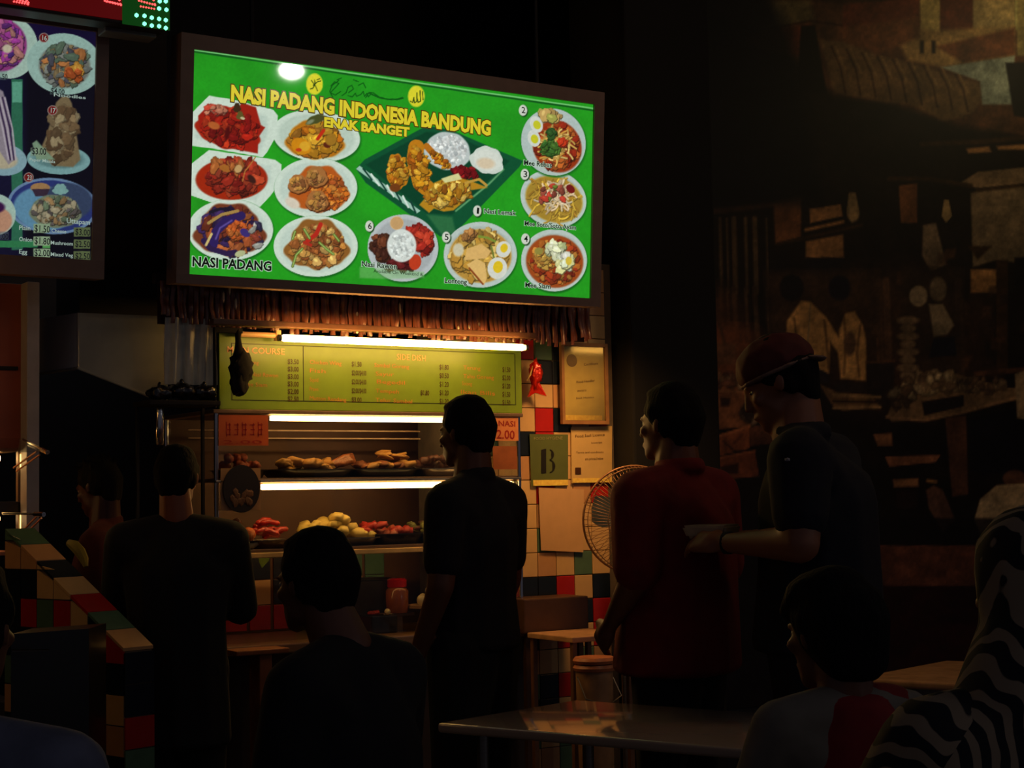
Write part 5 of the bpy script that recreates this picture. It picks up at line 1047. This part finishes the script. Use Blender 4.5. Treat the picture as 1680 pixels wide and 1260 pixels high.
    # lower strip: pale bench and dark red ground
    p.rect(1000, 850, 1900, 892, (20, 16, 20), soft=4, alpha=.75); p.rect(1440, 895, 1622, 962, (110, 66, 48), soft=2); p.rect(1300, 962, 1900, 1400, (44, 16, 16), soft=6); p.rect(1000, 880, 1440, 1400, (22, 16, 20), soft=8)
    # the far left of the print stays dark
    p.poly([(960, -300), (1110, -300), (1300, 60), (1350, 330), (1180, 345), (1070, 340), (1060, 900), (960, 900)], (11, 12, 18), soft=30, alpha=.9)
    p.noise(.38, 26, 3, (1, .95, .9)); p.noise(.2, 5, 5)
    return p.lin()
m_mural = printmat('mural_print', 0, .6, .3)
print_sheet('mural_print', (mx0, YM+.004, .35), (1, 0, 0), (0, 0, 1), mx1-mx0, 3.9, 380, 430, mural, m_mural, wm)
mo_ = bpy.data.objects['mural_print']
b = MB()
# ------------------------------------------------------------------ people
def remesh(hulls, voxel, smooth_it, name, m, parent, origin=None, col=None):
    """hulls: list of lists of (centre, radii, rot). Each list becomes one convex piece; all are fused into one continuous surface"""
    bm = bmesh.new()
    ico = bmesh.new(); bmesh.ops.create_icosphere(ico, subdivisions=2, radius=1); sp = [v.co.copy() for v in ico.verts]; ico.free()
    for hl in hulls:
        vs = []
        for it in hl:
            c, r = Vector(it[0]), it[1]; R = it[2] if len(it) > 2 else None
            r = Vector((r, r, r)) if isinstance(r, (int, float)) else Vector(r)
            for s in sp:
                q = Vector((s.x*r.x, s.y*r.y, s.z*r.z))
                if R is not None: q = R@q
                vs.append(bm.verts.new(q+c))
        bmesh.ops.convex_hull(bm, input=vs)
        loose = [v for v in vs if v.is_valid and not v.link_faces]; bmesh.ops.delete(bm, geom=loose, context='VERTS')
    me = bpy.data.meshes.new('tmp'); bm.to_mesh(me); bm.free()
    o = bpy.data.objects.new('tmp', me); COL.objects.link(o)
    r_ = o.modifiers.new('r', 'REMESH'); r_.mode = 'VOXEL'; r_.voxel_size = voxel
    if smooth_it: s_ = o.modifiers.new('s', 'SMOOTH'); s_.factor = .5; s_.iterations = smooth_it
    dg = bpy.context.evaluated_depsgraph_get(); dg.update()
    out = bpy.data.meshes.new_from_object(o.evaluated_get(dg))
    bpy.data.objects.remove(o); bpy.data.meshes.remove(me)
    n = len(out.vertices); co = np.empty(n*3); out.vertices.foreach_get('co', co); co = co.reshape(-1, 3)
    return out, co
class Person:
    """local frame: +y the way the person faces, +x their right, z up; metres, scaled by s"""
    def __init__(s, name, label, x, y, phi, scale, pose=None, seated=False, skin=(120, 76, 52), build=1.0, head=(0, 0), zoff=0, headscale=1.0):
        s.s = scale; ph = math.radians(phi)
        f = (VH*math.cos(ph) - VR*math.sin(ph)).normalized(); r = Vector((f.y, -f.x, 0))
        s.f, s.r = f, r; s.o = Vector((x, y, zoff)); s.R = Matrix((r, f, Vector((0, 0, 1)))).transposed()
        s.root = thing(name, Vector((x, y, 0)), label, 'person'); s.skin = skin; s.bw = build; s.hd = head; s.hs = headscale
        if seated:
            J = dict(pelvis=(0, 0, .56), waist=(0, -.01, .70), chest=(0, 0, .90), neck=(0, .0, 1.09), sh=(.17, 0, 1.005), el=(.23, .06, .75), wr=(.16, .28, .70), hip=(.085, .02, .55), kn=(.11, .42, .53), an=(.11, .40, .08))
        else:
            J = dict(pelvis=(0, 0, .95), waist=(0, 0, 1.08), chest=(0, 0, 1.28), neck=(0, 0, 1.485), sh=(.18, 0, 1.39), el=(.23, -.02, 1.13), wr=(.24, .05, .89), hip=(.09, 0, .92), kn=(.10, .02, .50), an=(.10, -.02, .08))
        s.J = {}
        for k, v in J.items():
            if k in ('sh', 'el', 'wr', 'hip', 'kn', 'an'): s.J[k+'R'] = Vector(v); s.J[k+'L'] = Vector((-v[0], v[1], v[2]))
            else: s.J[k] = Vector(v)
        s.J['head'] = s.J['neck']+Vector((0, .025, .135))
        for k, v in (pose or {}).items(): s.J[k] = Vector(v)
        for k in ('shR', 'shL', 'elR', 'elL'): s.J[k].x *= build
    def W(s, p): return s.o + s.R@(Vector(p)*s.s)
    def mesh(s, name, hulls, m, voxel=.011, it=4, parent=None, label=None):
        out, co = remesh(hulls, voxel/s.s if False else voxel, it, name, m, parent)
        Wd = np.array(s.o) + (co*s.s)@np.array(s.R).T
        c = Wd.mean(0); c[2] = Wd[:, 2].min(); out.vertices.foreach_set('co', (Wd-c).ravel().astype(np.float32)); out.update(); out.name = name
        out.polygons.foreach_set('use_smooth', [True]*len(out.polygons)); out.materials.clear(); out.materials.append(m)
        o = bpy.data.objects.new(name, out); place(o, Vector(c), parent or s.root)
        if label: o['label'] = label
        return o
    def hand(s, w, d, up, curl=.5, side=1, grip=None):
        """palm and five fingers from the wrist w along d; up = back of the hand"""
        w = Vector(w); d = Vector(d).normalized(); up = Vector(up); up = (up-d*up.dot(d)).normalized(); sd = d.cross(up)*side
        H_ = [[(w, (.026, .026, .026)), (w+d*.045+sd*.0, (.030, .030, .030))], [(w+d*.03-sd*.022, .017), (w+d*.03+sd*.024, .017), (w+d*.088-sd*.026, .0145), (w+d*.088+sd*.030, .0135)]]
        for i, (off, L) in enumerate(((-.028, .070), (-.009, .080), (.011, .074), (.029, .058))):
            p0 = w+d*.09+sd*off; a = .25+curl*.5; d1 = d*math.cos(a)-up*math.sin(a); a2 = a+curl*1.1; d2 = d*math.cos(a2)-up*math.sin(a2); a3 = a2+curl*.7; d3 = d*math.cos(a3)-up*math.sin(a3)
            p1 = p0+d1*L*.45; p2 = p1+d2*L*.32; p3 = p2+d3*L*.24
            H_ += [[(p0, .0095), (p1, .0088)], [(p1, .0088), (p2, .008)], [(p2, .008), (p3, .007)]]
        t0 = w+d*.03-sd*.03; t1 = t0+(d*.7-sd*.7-up*.2).normalized()*.036; t2 = t1+(d*.95-sd*.15-up*.35).normalized()*.03
        H_ += [[(t0, .014), (t1, .0115)], [(t1, .0115), (t2, .0088)]]
        return H_
    def head_frame(s):
        yaw, pit = s.hd; h = s.J['head']; M = Matrix.Rotation(math.radians(yaw), 3, 'Z')@Matrix.Rotation(math.radians(-pit), 3, 'X'); k = s.hs
        return lambda x, y, z: h+M@(Vector((x, y, z))*k), M, k
    def body(s, handL=None, handR=None, curl=.4):
        J = s.J; b = s.bw; L = []
        hf, M, k = s.head_frame()
        E = lambda c, r: (hf(*c), tuple(q*k for q in r), M)
        L += [[E((0, -.012, .03), (.073, .09, .082)), E((0, .03, -.03), (.052, .055, .06))], [E((0, .03, -.03), (.055, .05, .05)), E((0, .062, -.085), (.026, .022, .02)), E((.035, .02, -.06), (.02, .03, .02)), E((-.035, .02, -.06), (.02, .03, .02))]]
        L += [[E((0, .084, .01), (.008, .008, .01)), E((0, .098, -.028), (.0125, .010, .009))], [E((0, .076, .022), (.05, .012, .009))], [E((0, .086, -.056), (.021, .009, .008))]]
        for sg_ in (1, -1): L += [[E((.074*sg_, -.006, .0), (.008, .016, .028)), E((.079*sg_, -.014, .008), (.006, .012, .018))], [E((.04*sg_, .06, -.015), (.018, .018, .016))]]
        L += [[(hf(0, -.03, -.05), .058*k), (J['neck']+Vector((0, -.005, -.02)), (.064*b, .062*b, .05))]]
        L += [[(J['neck']+Vector((0, -.01, -.06)), (.10*b, .06, .04)), (J['chest'], (.155*b, .105*b, .12))], [(J['chest'], (.155*b, .105*b, .12)), (J['waist'], (.13*b, .095*b, .08))], [(J['waist'], (.13*b, .095*b, .08)), (J['pelvis'], (.15*b, .11*b, .10))]]
        for q in 'LR':
            L += [[(J['neck']+Vector((0, -.01, -.04)), .045), (J['sh'+q], .055*b)], [(J['sh'+q], .055*b), (J['el'+q], .041*b)], [(J['el'+q], .041*b), (J['wr'+q], .027)]]
            L += [[(J['hip'+q], .088*b), (J['kn'+q], .058)], [(J['kn'+q], .058), (J['kn'+q].lerp(J['an'+q], .35), .055), (J['an'+q], .036)], [(J['an'+q]-Vector((0, .03, .03)), .035), (J['an'+q]+Vector((0, .15, -.05)), (.038, .04, .026))]]
            d = (J['wr'+q]-J['el'+q]).normalized(); up = Vector((1 if q == 'R' else -1, 0, .2))
            hh = (handR if q == 'R' else handL)
            if hh: d, up = Vector(hh[0]), Vector(hh[1])
            L += s.hand(J['wr'+q], d, up, curl, 1 if q == 'R' else -1)
        nm = tuple(s.skin); m = mat('skin_%d_%d' % (nm[0], nm[1]), s.skin, rough=.5, var=.06, scale=9)
        o = s.mesh('body', L, m, .0085, 3)
        # eyes and mouth
        for sg_ in (1, -1):
            b_ = MB(); Mw = (s.R@M).to_4x4(); c = s.W(hf(.031*sg_, .062, .006)); b_.ico(c, (.0115*s.s, .0115*s.s, .0105*s.s), 2); b_.build('eye', mat('eye_white', (150, 142, 130), rough=.35), s.root, smooth='all')
            b_ = MB(); c = s.W(hf(.031*sg_, .0708, .006)); b_.ico(c, .0052*s.s, 1); b_.build('iris', mat('iris_brown', (30, 18, 12), rough=.1), s.root, smooth='all')
        return o
    def hair(s, style='short', col=(14, 12, 13)):
        hf, M, k = s.head_frame(); E = lambda c, r: (hf(*c), tuple(q*k for q in r), M)
        L = [[E((0, -.018, .045), (.083, .094, .083)), E((0, -.05, .02), (.08, .068, .075))], [E((0, .034, .094), (.055, .03, .02)), E((0, -.02, .09), (.07, .07, .045))]]
        if style != 'bald': L += [[E((0, -.06, -.0), (.072, .05, .06)), E((0, -.058, -.05), (.056, .035, .035))]]
        for sg_ in (1, -1): L += [[E((.07*sg_, .012, .035), (.012, .02, .03)), E((.066*sg_, -.03, .0), (.016, .02, .045))]]
        if style == 'spiky':
            for i in range(26):
                a = i*2.4; r = math.sqrt((i+.5)/26); x, y = .075*r*math.cos(a), -.02+.085*r*math.sin(a); z = .045+.082*math.sqrt(max(0, 1-r*r*.8)); d = Vector((x*1.2, y+.02, z-.02)).normalized()
                L += [[(hf(x, y, z), .011*k), (hf(x+d.x*.028, y+d.y*.028, z+d.z*.028), .004*k)]]
        if style == 'mop': L += [[E((0, -.03, .03), (.094, .10, .09)), E((0, -.06, -.05), (.08, .05, .05))], [E((0, .06, .05), (.07, .03, .03)), E((0, .0, .08), (.085, .08, .05))]]
        return s.mesh('hair', L, mat('hair_black_%d' % col[0], col, rough=.85, bump=.5, scale=90, spec=.2, stretch=(1, 1, .3), var=.1), .008, 2)
    def shirt(s, m, sleeve=.62, hem=None, name='shirt', loose=1.0, collar=True, belly=0):
        J = s.J; b = s.bw*loose; hem = hem if hem is not None else J['pelvis'].z-.06; L = []
        nk = J['neck']
        L += [[(nk+Vector((0, -.012, -.035)), (.085*b, .07, .022)), (J['chest']+Vector((0, 0, .02)), (.172*b, .122*b, .11))],
              [(J['chest'], (.172*b, .125*b, .12)), (J['waist'], (.155*b, .118*b+belly*.5, .08))],
              [(J['waist'], (.155*b, .118*b+belly*.5, .08)), (Vector((J['pelvis'].x, J['pelvis'].y+belly*.3, hem+.03)), (.172*b, .13*b+belly*.5, .03))]]
        for q in 'LR':
            e = J['sh'+q].lerp(J['el'+q], sleeve)
            L += [[(nk+Vector((0, -.012, -.03)), .052), (J['sh'+q], .068*b)], [(J['sh'+q], .068*b), (J['chest'], (.10*b, .10*b, .09))], [(J['sh'+q], .068*b), (e, .058*b)]]
            if sleeve > 1: L += [[(J['el'+q], .055*b), (J['wr'+q], .036)]]
        if collar: L += [[(nk+Vector((0, -.014, -.01)), (.066*b, .064*b, .022)), (nk+Vector((0, -.014, .018)), (.06*b, .06*b, .016))]]
        return s.mesh(name, L, m, .011, 3)
    def trousers(s, m, to=1.0, loose=1.0):
        J = s.J; b = s.bw*loose; L = [[(J['waist']+Vector((0, 0, -.05)), (.138*b, .108*b, .03)), (J['pelvis'], (.165*b, .125*b, .10))]]
        for q in 'LR':
            L += [[(J['pelvis']+Vector((J['hip'+q].x*.5, 0, -.02)), .115*b), (J['hip'+q], .10*b), (J['kn'+q], .076)]]
            if to > .4: L += [[(J['kn'+q], .076), (J['kn'+q].lerp(J['an'+q], min(1, to)), .06)]]
        return s.mesh('trousers', L, m, .011, 3)
    def shoes(s, m=None):
        for q in 'LR':
            a = s.J['an'+q]; L = [[(a-Vector((0, .045, .035)), (.038, .04, .04)), (a+Vector((0, .17, -.055)), (.044, .05, .024)), (a+Vector((0, .03, -.01)), (.04, .05, .03))]]
            s.mesh('shoe', L, m or mat('shoe_black', (18, 17, 18), rough=.4), .009, 2)
def stand_at(u, vtop, z, height, hx=0, hy=0):
    """ground point below a head whose top is seen at (u, vtop), z metres off along the view axis; also the scale"""
    p = D(u, vtop, z); return p.x, p.y, p.z/1.755

black_cloth = mat('black_cotton', (17, 17, 22), rough=.9, var=.1, bump=.2)
navy_cloth = mat('navy_cotton', (18, 20, 32), rough=.9, var=.1, bump=.2)
dark_trs = mat('dark_trousers', (18, 18, 22), rough=.9, var=.1)
# A: man in dark shirt facing the cabinet
x, y, k = stand_at(772, 646, 5.45, 1.7)
a = Person('person', 'man in a dark polo shirt standing sideways before the display cabinet', x, y, 58, k, dict(shL=(-.165, -.02, 1.39), shR=(.165, -.02, 1.39), elL=(-.20, -.02, 1.13), wrL=(-.20, .10, .88), elR=(.20, 0, 1.13), wrR=(.20, .08, .88)), skin=(110, 68, 46), build=1.1, head=(-2, 4))
a.body(); a.hair('short'); a.shirt(mat('dark_polo', (20, 19, 26), rough=.9, var=.1, bump=.2), .72); a.trousers(dark_trs); a.shoes()
b = MB(); c = a.W(a.J['wrL']+Vector((0, 0, .02))); b.lathe([(.030, -.008), (.034, -.006), (.034, .006), (.030, .008), (.027, 0)], c, 18); b.build('wristwatch', m_chrome, a.root, smooth=True)
# B: stout man in red
x, y, k = stand_at(1106, 630, 5.42, 1.7)
bb = Person('person', 'stout man in a red polo shirt standing in front of the fan', x, y, 50, k, dict(shL=(-.165, 0, 1.385), shR=(.165, 0, 1.39), elL=(-.20, -.02, 1.14), wrL=(-.19, .14, .98), elR=(.20, 0, 1.13), wrR=(.19, .15, .98)), skin=(120, 72, 50), build=1.3, head=(0, 0), headscale=1.1)
bb.body(); bb.hair('short'); bb.shirt(mat('red_polo', (120, 14, 18), rough=.85, var=.12, bump=.25), .9, .80, belly=.05, loose=1.05); bb.trousers(dark_trs, 1.0, .9); bb.shoes()
# C: man with the backwards cap, handing something over
x, y, k = stand_at(1308, 548, 5.06, 1.75)
cpn = Person('person', 'man in a red cap and dark navy shirt holding a white tray', x+.06*VR.x-.02, y+.06*VR.y, 69, k*1.0, dict(head=(0, .10, 1.61), neck=(0, .05, 1.475), elL=(-.235, -.01, 1.165), wrL=(-.17, .23, 1.165), elR=(.235, .03, 1.16), wrR=(.10, .26, 1.165)), skin=(140, 88, 62), build=1.3, head=(8, 22), headscale=1.12)
cpn.body(handL=((.35, 1, .05), (-.6, .2, .8)), handR=((-.2, 1, .05), (.6, .2, .8))); cpn.hair('short'); cpn.shirt(navy_cloth, .66, .84, belly=.03, loose=1.05); cpn.trousers(mat('navy_shorts', (16, 18, 26), rough=.9), .15, 1.05); cpn.shoes()
hf, M, kk = cpn.head_frame(); E_ = lambda c, r: (hf(*c), tuple(q*kk for q in r), M)
cap = cpn.mesh('cap', [[E_((0, -.012, .062), (.09, .106, .074)), E_((0, -.012, .04), (.09, .106, .02))]], mat('maroon_cap', (84, 20, 22), rough=.8, bump=.3), .007, 3)
br_ = cpn.mesh('cap_brim', [[E_((0, -.10, .032), (.064, .014, .006)), E_((0, -.128, .018), (.046, .014, .005))]], mat('brim_pale', (120, 92, 80), rough=.7), .006, 1)
bd_ = cpn.mesh('cap_band', [[E_((0, -.014, .034), (.0925, .1085, .007)), E_((0, -.014, .028), (.0925, .1085, .007))]], MATS['brim_pale'], .006, 1)
for i in range(2): pass
b = MB(); c = cpn.W(cpn.J['shL']+Vector((-.083, .015, -.0))); b.ico(c, (.012, .012, .008), 1); b.build('sleeve_badge', mat('badge_white', (150, 150, 156), rough=.5), cpn.root)
b = MB(); c = cpn.W(cpn.J['wrL']*1.0+Vector((0, -.01, 0))); b.lathe([(.026, -.012), (.034, -.01), (.034, .01), (.026, .012)], c, 18, (Vector((0, 0, 1)).rotation_difference(cpn.R@Vector((.3, 1, 0)))).to_matrix().to_4x4()); b.build('wrist_strap', m_black, cpn.root, smooth=True)
c = cpn.W((-.03, .30, 1.195))
R4 = Matrix.Rotation(math.atan2(cpn.f.y, cpn.f.x), 4, 'Z')
b = MB(); bm = bmesh.new(); bmesh.ops.create_cube(bm, size=1)
for q in bm.verts: q.co = Vector((q.co.x*.13, q.co.y*.19, q.co.z*.04))*1.0; q.co.x *= (1.1 if q.co.z > 0 else .9); q.co.y *= (1.08 if q.co.z > 0 else .92)
bmesh.ops.bevel(bm, geom=bm.edges[:], offset=.008, segments=2, affect='EDGES'); b.bm(bm, Matrix.Translation(c)@R4)
tag(b.build('food_box', mat('white_foam', (206, 184, 150), rough=.6), None, smooth=True), 'white takeaway box held by the man in the red cap', 'box')
# D: person in black at the counter, back to us
x, y, k = stand_at(290, 728, 5.62, 1.55)
d = Person('person', 'person in a loose black top standing left with back turned', x, y, 8, k, dict(elL=(-.22, .12, 1.12), wrL=(-.12, .33, 1.10), elR=(.22, .12, 1.12), wrR=(.12, .33, 1.10)), skin=(150, 84, 52), build=1.05, head=(-12, 8), headscale=1.0)
d.body(); d.hair('short'); d.shirt(black_cloth, .95, .62, loose=1.14, collar=False); d.trousers(dark_trs); d.shoes()
# H: worker in dark red beyond the parapet
x, y, k = stand_at(170, 748, 6.15, 1.5)
h = Person('person', 'worker in a dark red shirt leaning beyond the tiled parapet', x, y, 95, k, {}, skin=(60, 26, 20), build=1.1, head=(-25, 15))
h.body(); h.hair('spiky'); h.shirt(mat('dark_red_shirt', (74, 20, 20), rough=.9), 1.2, .86); h.trousers(dark_trs); h.shoes()
# seated figures
def stool(px, py, hz, label):
    t = thing('stool', (px, py, 0), label, 'stool')
    b = MB(); b.lathe([(0, hz-.03), (.15, hz-.03), (.16, hz-.02), (.16, hz-.005), (.15, hz), (0, hz)], (px, py, 0), 28); b.build('seat', mat('stool_seat', (96, 30, 26), rough=.4), t, smooth=True)
    for k_ in range(4):
        a_ = k_*math.pi/2+.6; b = MB(); b.tube([(px+.17*math.cos(a_), py+.17*math.sin(a_), 0), (px+.11*math.cos(a_), py+.11*math.sin(a_), hz-.028)], .011, 8); b.build('leg', m_steel, t)
def seat_at(u, vtop, z, scale): p = D(u, vtop, z); return p.x, p.y, p.z/scale
# seated person height in local units: head top = 1.07+.155+.13 = 1.355
x, y, k = seat_at(570, 850, 3.25, 1.357)
e = Person('person', 'person in a black T-shirt seated in front, head turned left', x, y, 62, k, dict(head=(0, .08, 1.225), neck=(0, .02, 1.125), shL=(-.165, 0, 1.04), shR=(.165, 0, 1.04), elL=(-.215, .04, .76), elR=(.215, .04, .77), wrR=(.12, .27, .72), wrL=(-.1, .27, .72)), seated=True, skin=(110, 66, 46), build=1.0, head=(-8, 4), headscale=.88)
e.body(); e.hair('short'); e.shirt(black_cloth, .62, .50, collar=False, loose=1.04); e.trousers(dark_trs); e.shoes(); stool(x, y, .435*k, 'round stool under the seated person in a black T-shirt')
# F: child with raglan top
x, y, k = seat_at(1378, 934, 3.1, 1.357)
cc_ = Person('person', 'child in a red and grey raglan top at the white table', x, y, 24, k, dict(head=(0, .04, 1.222), neck=(0, .0, 1.115), shL=(-.17, 0, 1.045), shR=(.17, 0, 1.045), elL=(-.235, .08, .79), wrL=(-.12, .30, .76)), seated=True, skin=(110, 70, 50), build=.9, head=(10, 6), headscale=1.06)
cc_.body(); cc_.hair('mop'); cc_.shirt(mat('grey_marl', (120, 112, 100), rough=.9, var=.12), 1.2, .50, collar=False, loose=1.03, name='sleeves'); 
J = cc_.J
cc_.mesh('red_yoke', [[(J['neck']+Vector((0, -.012, -.03)), (.09, .076, .024)), (J['chest']+Vector((.02, 0, .02)), (.168, .140, .12))], [(J['chest']+Vector((.02, 0, 0)), (.168, .142, .12)), (J['waist'], (.168, .136, .08))], [(J['neck']+Vector((0, -.012, -.03)), .05), (J['shR'].lerp(J['shL'], .12)+Vector((0, 0, .018)), .058)], [(J['neck']+Vector((0, -.012, -.028)), .05), (J['shL'].lerp(J['shR'], .2)+Vector((0, 0, .022)), .052)]], mat('red_knit', (130, 22, 26), rough=.9), .011, 3)
cc_.trousers(dark_trs); cc_.shoes(); stool(x, y, .435*k, 'round stool under the child in the raglan top')
# G: woman in striped scarf
x, y, k = seat_at(1706, 820, 2.45, 1.357)
gw = Person('person', 'woman in a black and cream striped headscarf and robe at right edge', x, y, 20, k, dict(elL=(-.26, .10, .77), wrL=(-.12, .28, .74)), seated=True, skin=(140, 96, 70), build=1.12, head=(0, 5))
m_z = bpy.data.materials.new('zebra_cloth'); m_z.use_nodes = True; nt = m_z.node_tree; bs = nt.nodes['Principled BSDF']; bs.inputs['Roughness'].default_value = .85
tc = nt.nodes.new('ShaderNodeTexCoord'); wv = nt.nodes.new('ShaderNodeTexWave'); wv.bands_direction = 'Z'; wv.inputs['Scale'].default_value = 8.5; wv.inputs['Distortion'].default_value = 10; wv.inputs['Detail'].default_value = 1.2; wv.inputs['Detail Scale'].default_value = 1.1
rp = nt.nodes.new('ShaderNodeValToRGB'); rp.color_ramp.elements[0].position = .52; rp.color_ramp.elements[0].color = (.004, .004, .006, 1); rp.color_ramp.elements[1].position = .62; rp.color_ramp.elements[1].color = (.26, .19, .12, 1)
nt.links.new(tc.outputs['Object'], wv.inputs['Vector']); nt.links.new(wv.outputs['Fac'], rp.inputs[0]); nt.links.new(rp.outputs[0], bs.inputs['Base Color'])
m_zs = m_z.copy(); m_zs.name = 'zebra_scarf'; m_zs.node_tree.nodes['Wave Texture'].bands_direction = 'X'; m_zs.node_tree.nodes['Wave Texture'].inputs['Scale'].default_value = 13
m_zs.node_tree.nodes['Wave Texture'].inputs['Distortion'].default_value = 5
gw.body(); gw.shirt(m_z, 1.2, .48, collar=False, loose=1.12, name='robe')
hf, M, kk = gw.head_frame(); E_ = lambda c, r: (hf(*c), tuple(q*kk for q in r), M); J = gw.J
gw.mesh('headscarf', [[E_((0, -.02, .035), (.092, .105, .095)), E_((0, -.03, -.06), (.10, .10, .08))], [E_((0, -.03, -.06), (.10, .10, .08)), (J['neck']+Vector((0, -.02, -.03)), (.17, .13, .07))], [(J['neck']+Vector((0, -.02, -.03)), (.14, .11, .06)), (J['shL']+Vector((.02, -.01, -.02)), .09), (J['shR']+Vector((-.02, -.01, -.02)), .09), (J['chest']+Vector((0, -.03, -.03)), (.16, .13, .10))]], m_zs, .011, 3)
gw.trousers(dark_trs); gw.shoes(); stool(x, y, .435*k, 'round stool under the woman in stripes')
# I: person cut off by the lower left corner
x, y, k = seat_at(-72, 905, 2.6, 1.357)
ip = Person('person', 'person in a slate shirt cut off at the lower left corner', x, y, -12, k, {}, seated=True, skin=(110, 70, 50), build=1.1, head=(0, 0), headscale=1.0)
ip.body(); ip.hair('short'); ip.shirt(mat('slate_cloth', (100, 104, 124), rough=.9), .7, .50, collar=False); ip.trousers(dark_trs); ip.shoes(); stool(x, y, .435*k, 'round stool under the person in the slate shirt')

# ------------------------------------------------------------------ pendant lamp behind the camera, mirrored in the two signs
def refl(u, v, dist):
    p = SP(u, v); d_ = (p-Vector(CAM)).normalized(); r_ = d_ - SN*2*d_.dot(SN); return p + r_*dist
lp = refl(478, 116, 11.0)
pl_ = thing('pendant_lamp', lp, 'round glowing ceiling pendant far behind the queue', 'lamp')
b = MB(); b.ico(lp, (.13, .13, .09), 2); b.build('globe', mat('pendant_globe', (240, 240, 240), emit=(255, 250, 240), es=60), pl_, smooth='all')
b = MB(); b.tube([lp+Vector((0, 0, .085)), (lp.x, lp.y, 4.8)], .008, 6); b.build('cord', m_black, pl_)

# ------------------------------------------------------------------ labels of small groups: tell the members apart by their order
ORD = ['first', 'second', 'third', 'fourth', 'fifth', 'sixth', 'seventh', 'eighth', 'ninth', 'tenth', 'eleventh', 'twelfth', 'thirteenth', 'fourteenth', 'fifteenth', 'sixteenth', 'seventeenth', 'eighteenth', 'nineteenth', 'twentieth']

grp = {}
for o in COL.objects:
    if o.parent is None and o.get('group') and o.get('label'): grp.setdefault(o['label'], []).append(o)
for lab, os_ in grp.items():
    if 1 < len(os_) <= 20:
        os_.sort(key=lambda o: float(pix(np.array(WL[o]))[0]))
        for i, o in enumerate(os_): o['label'] = ORD[i]+' from left, '+lab
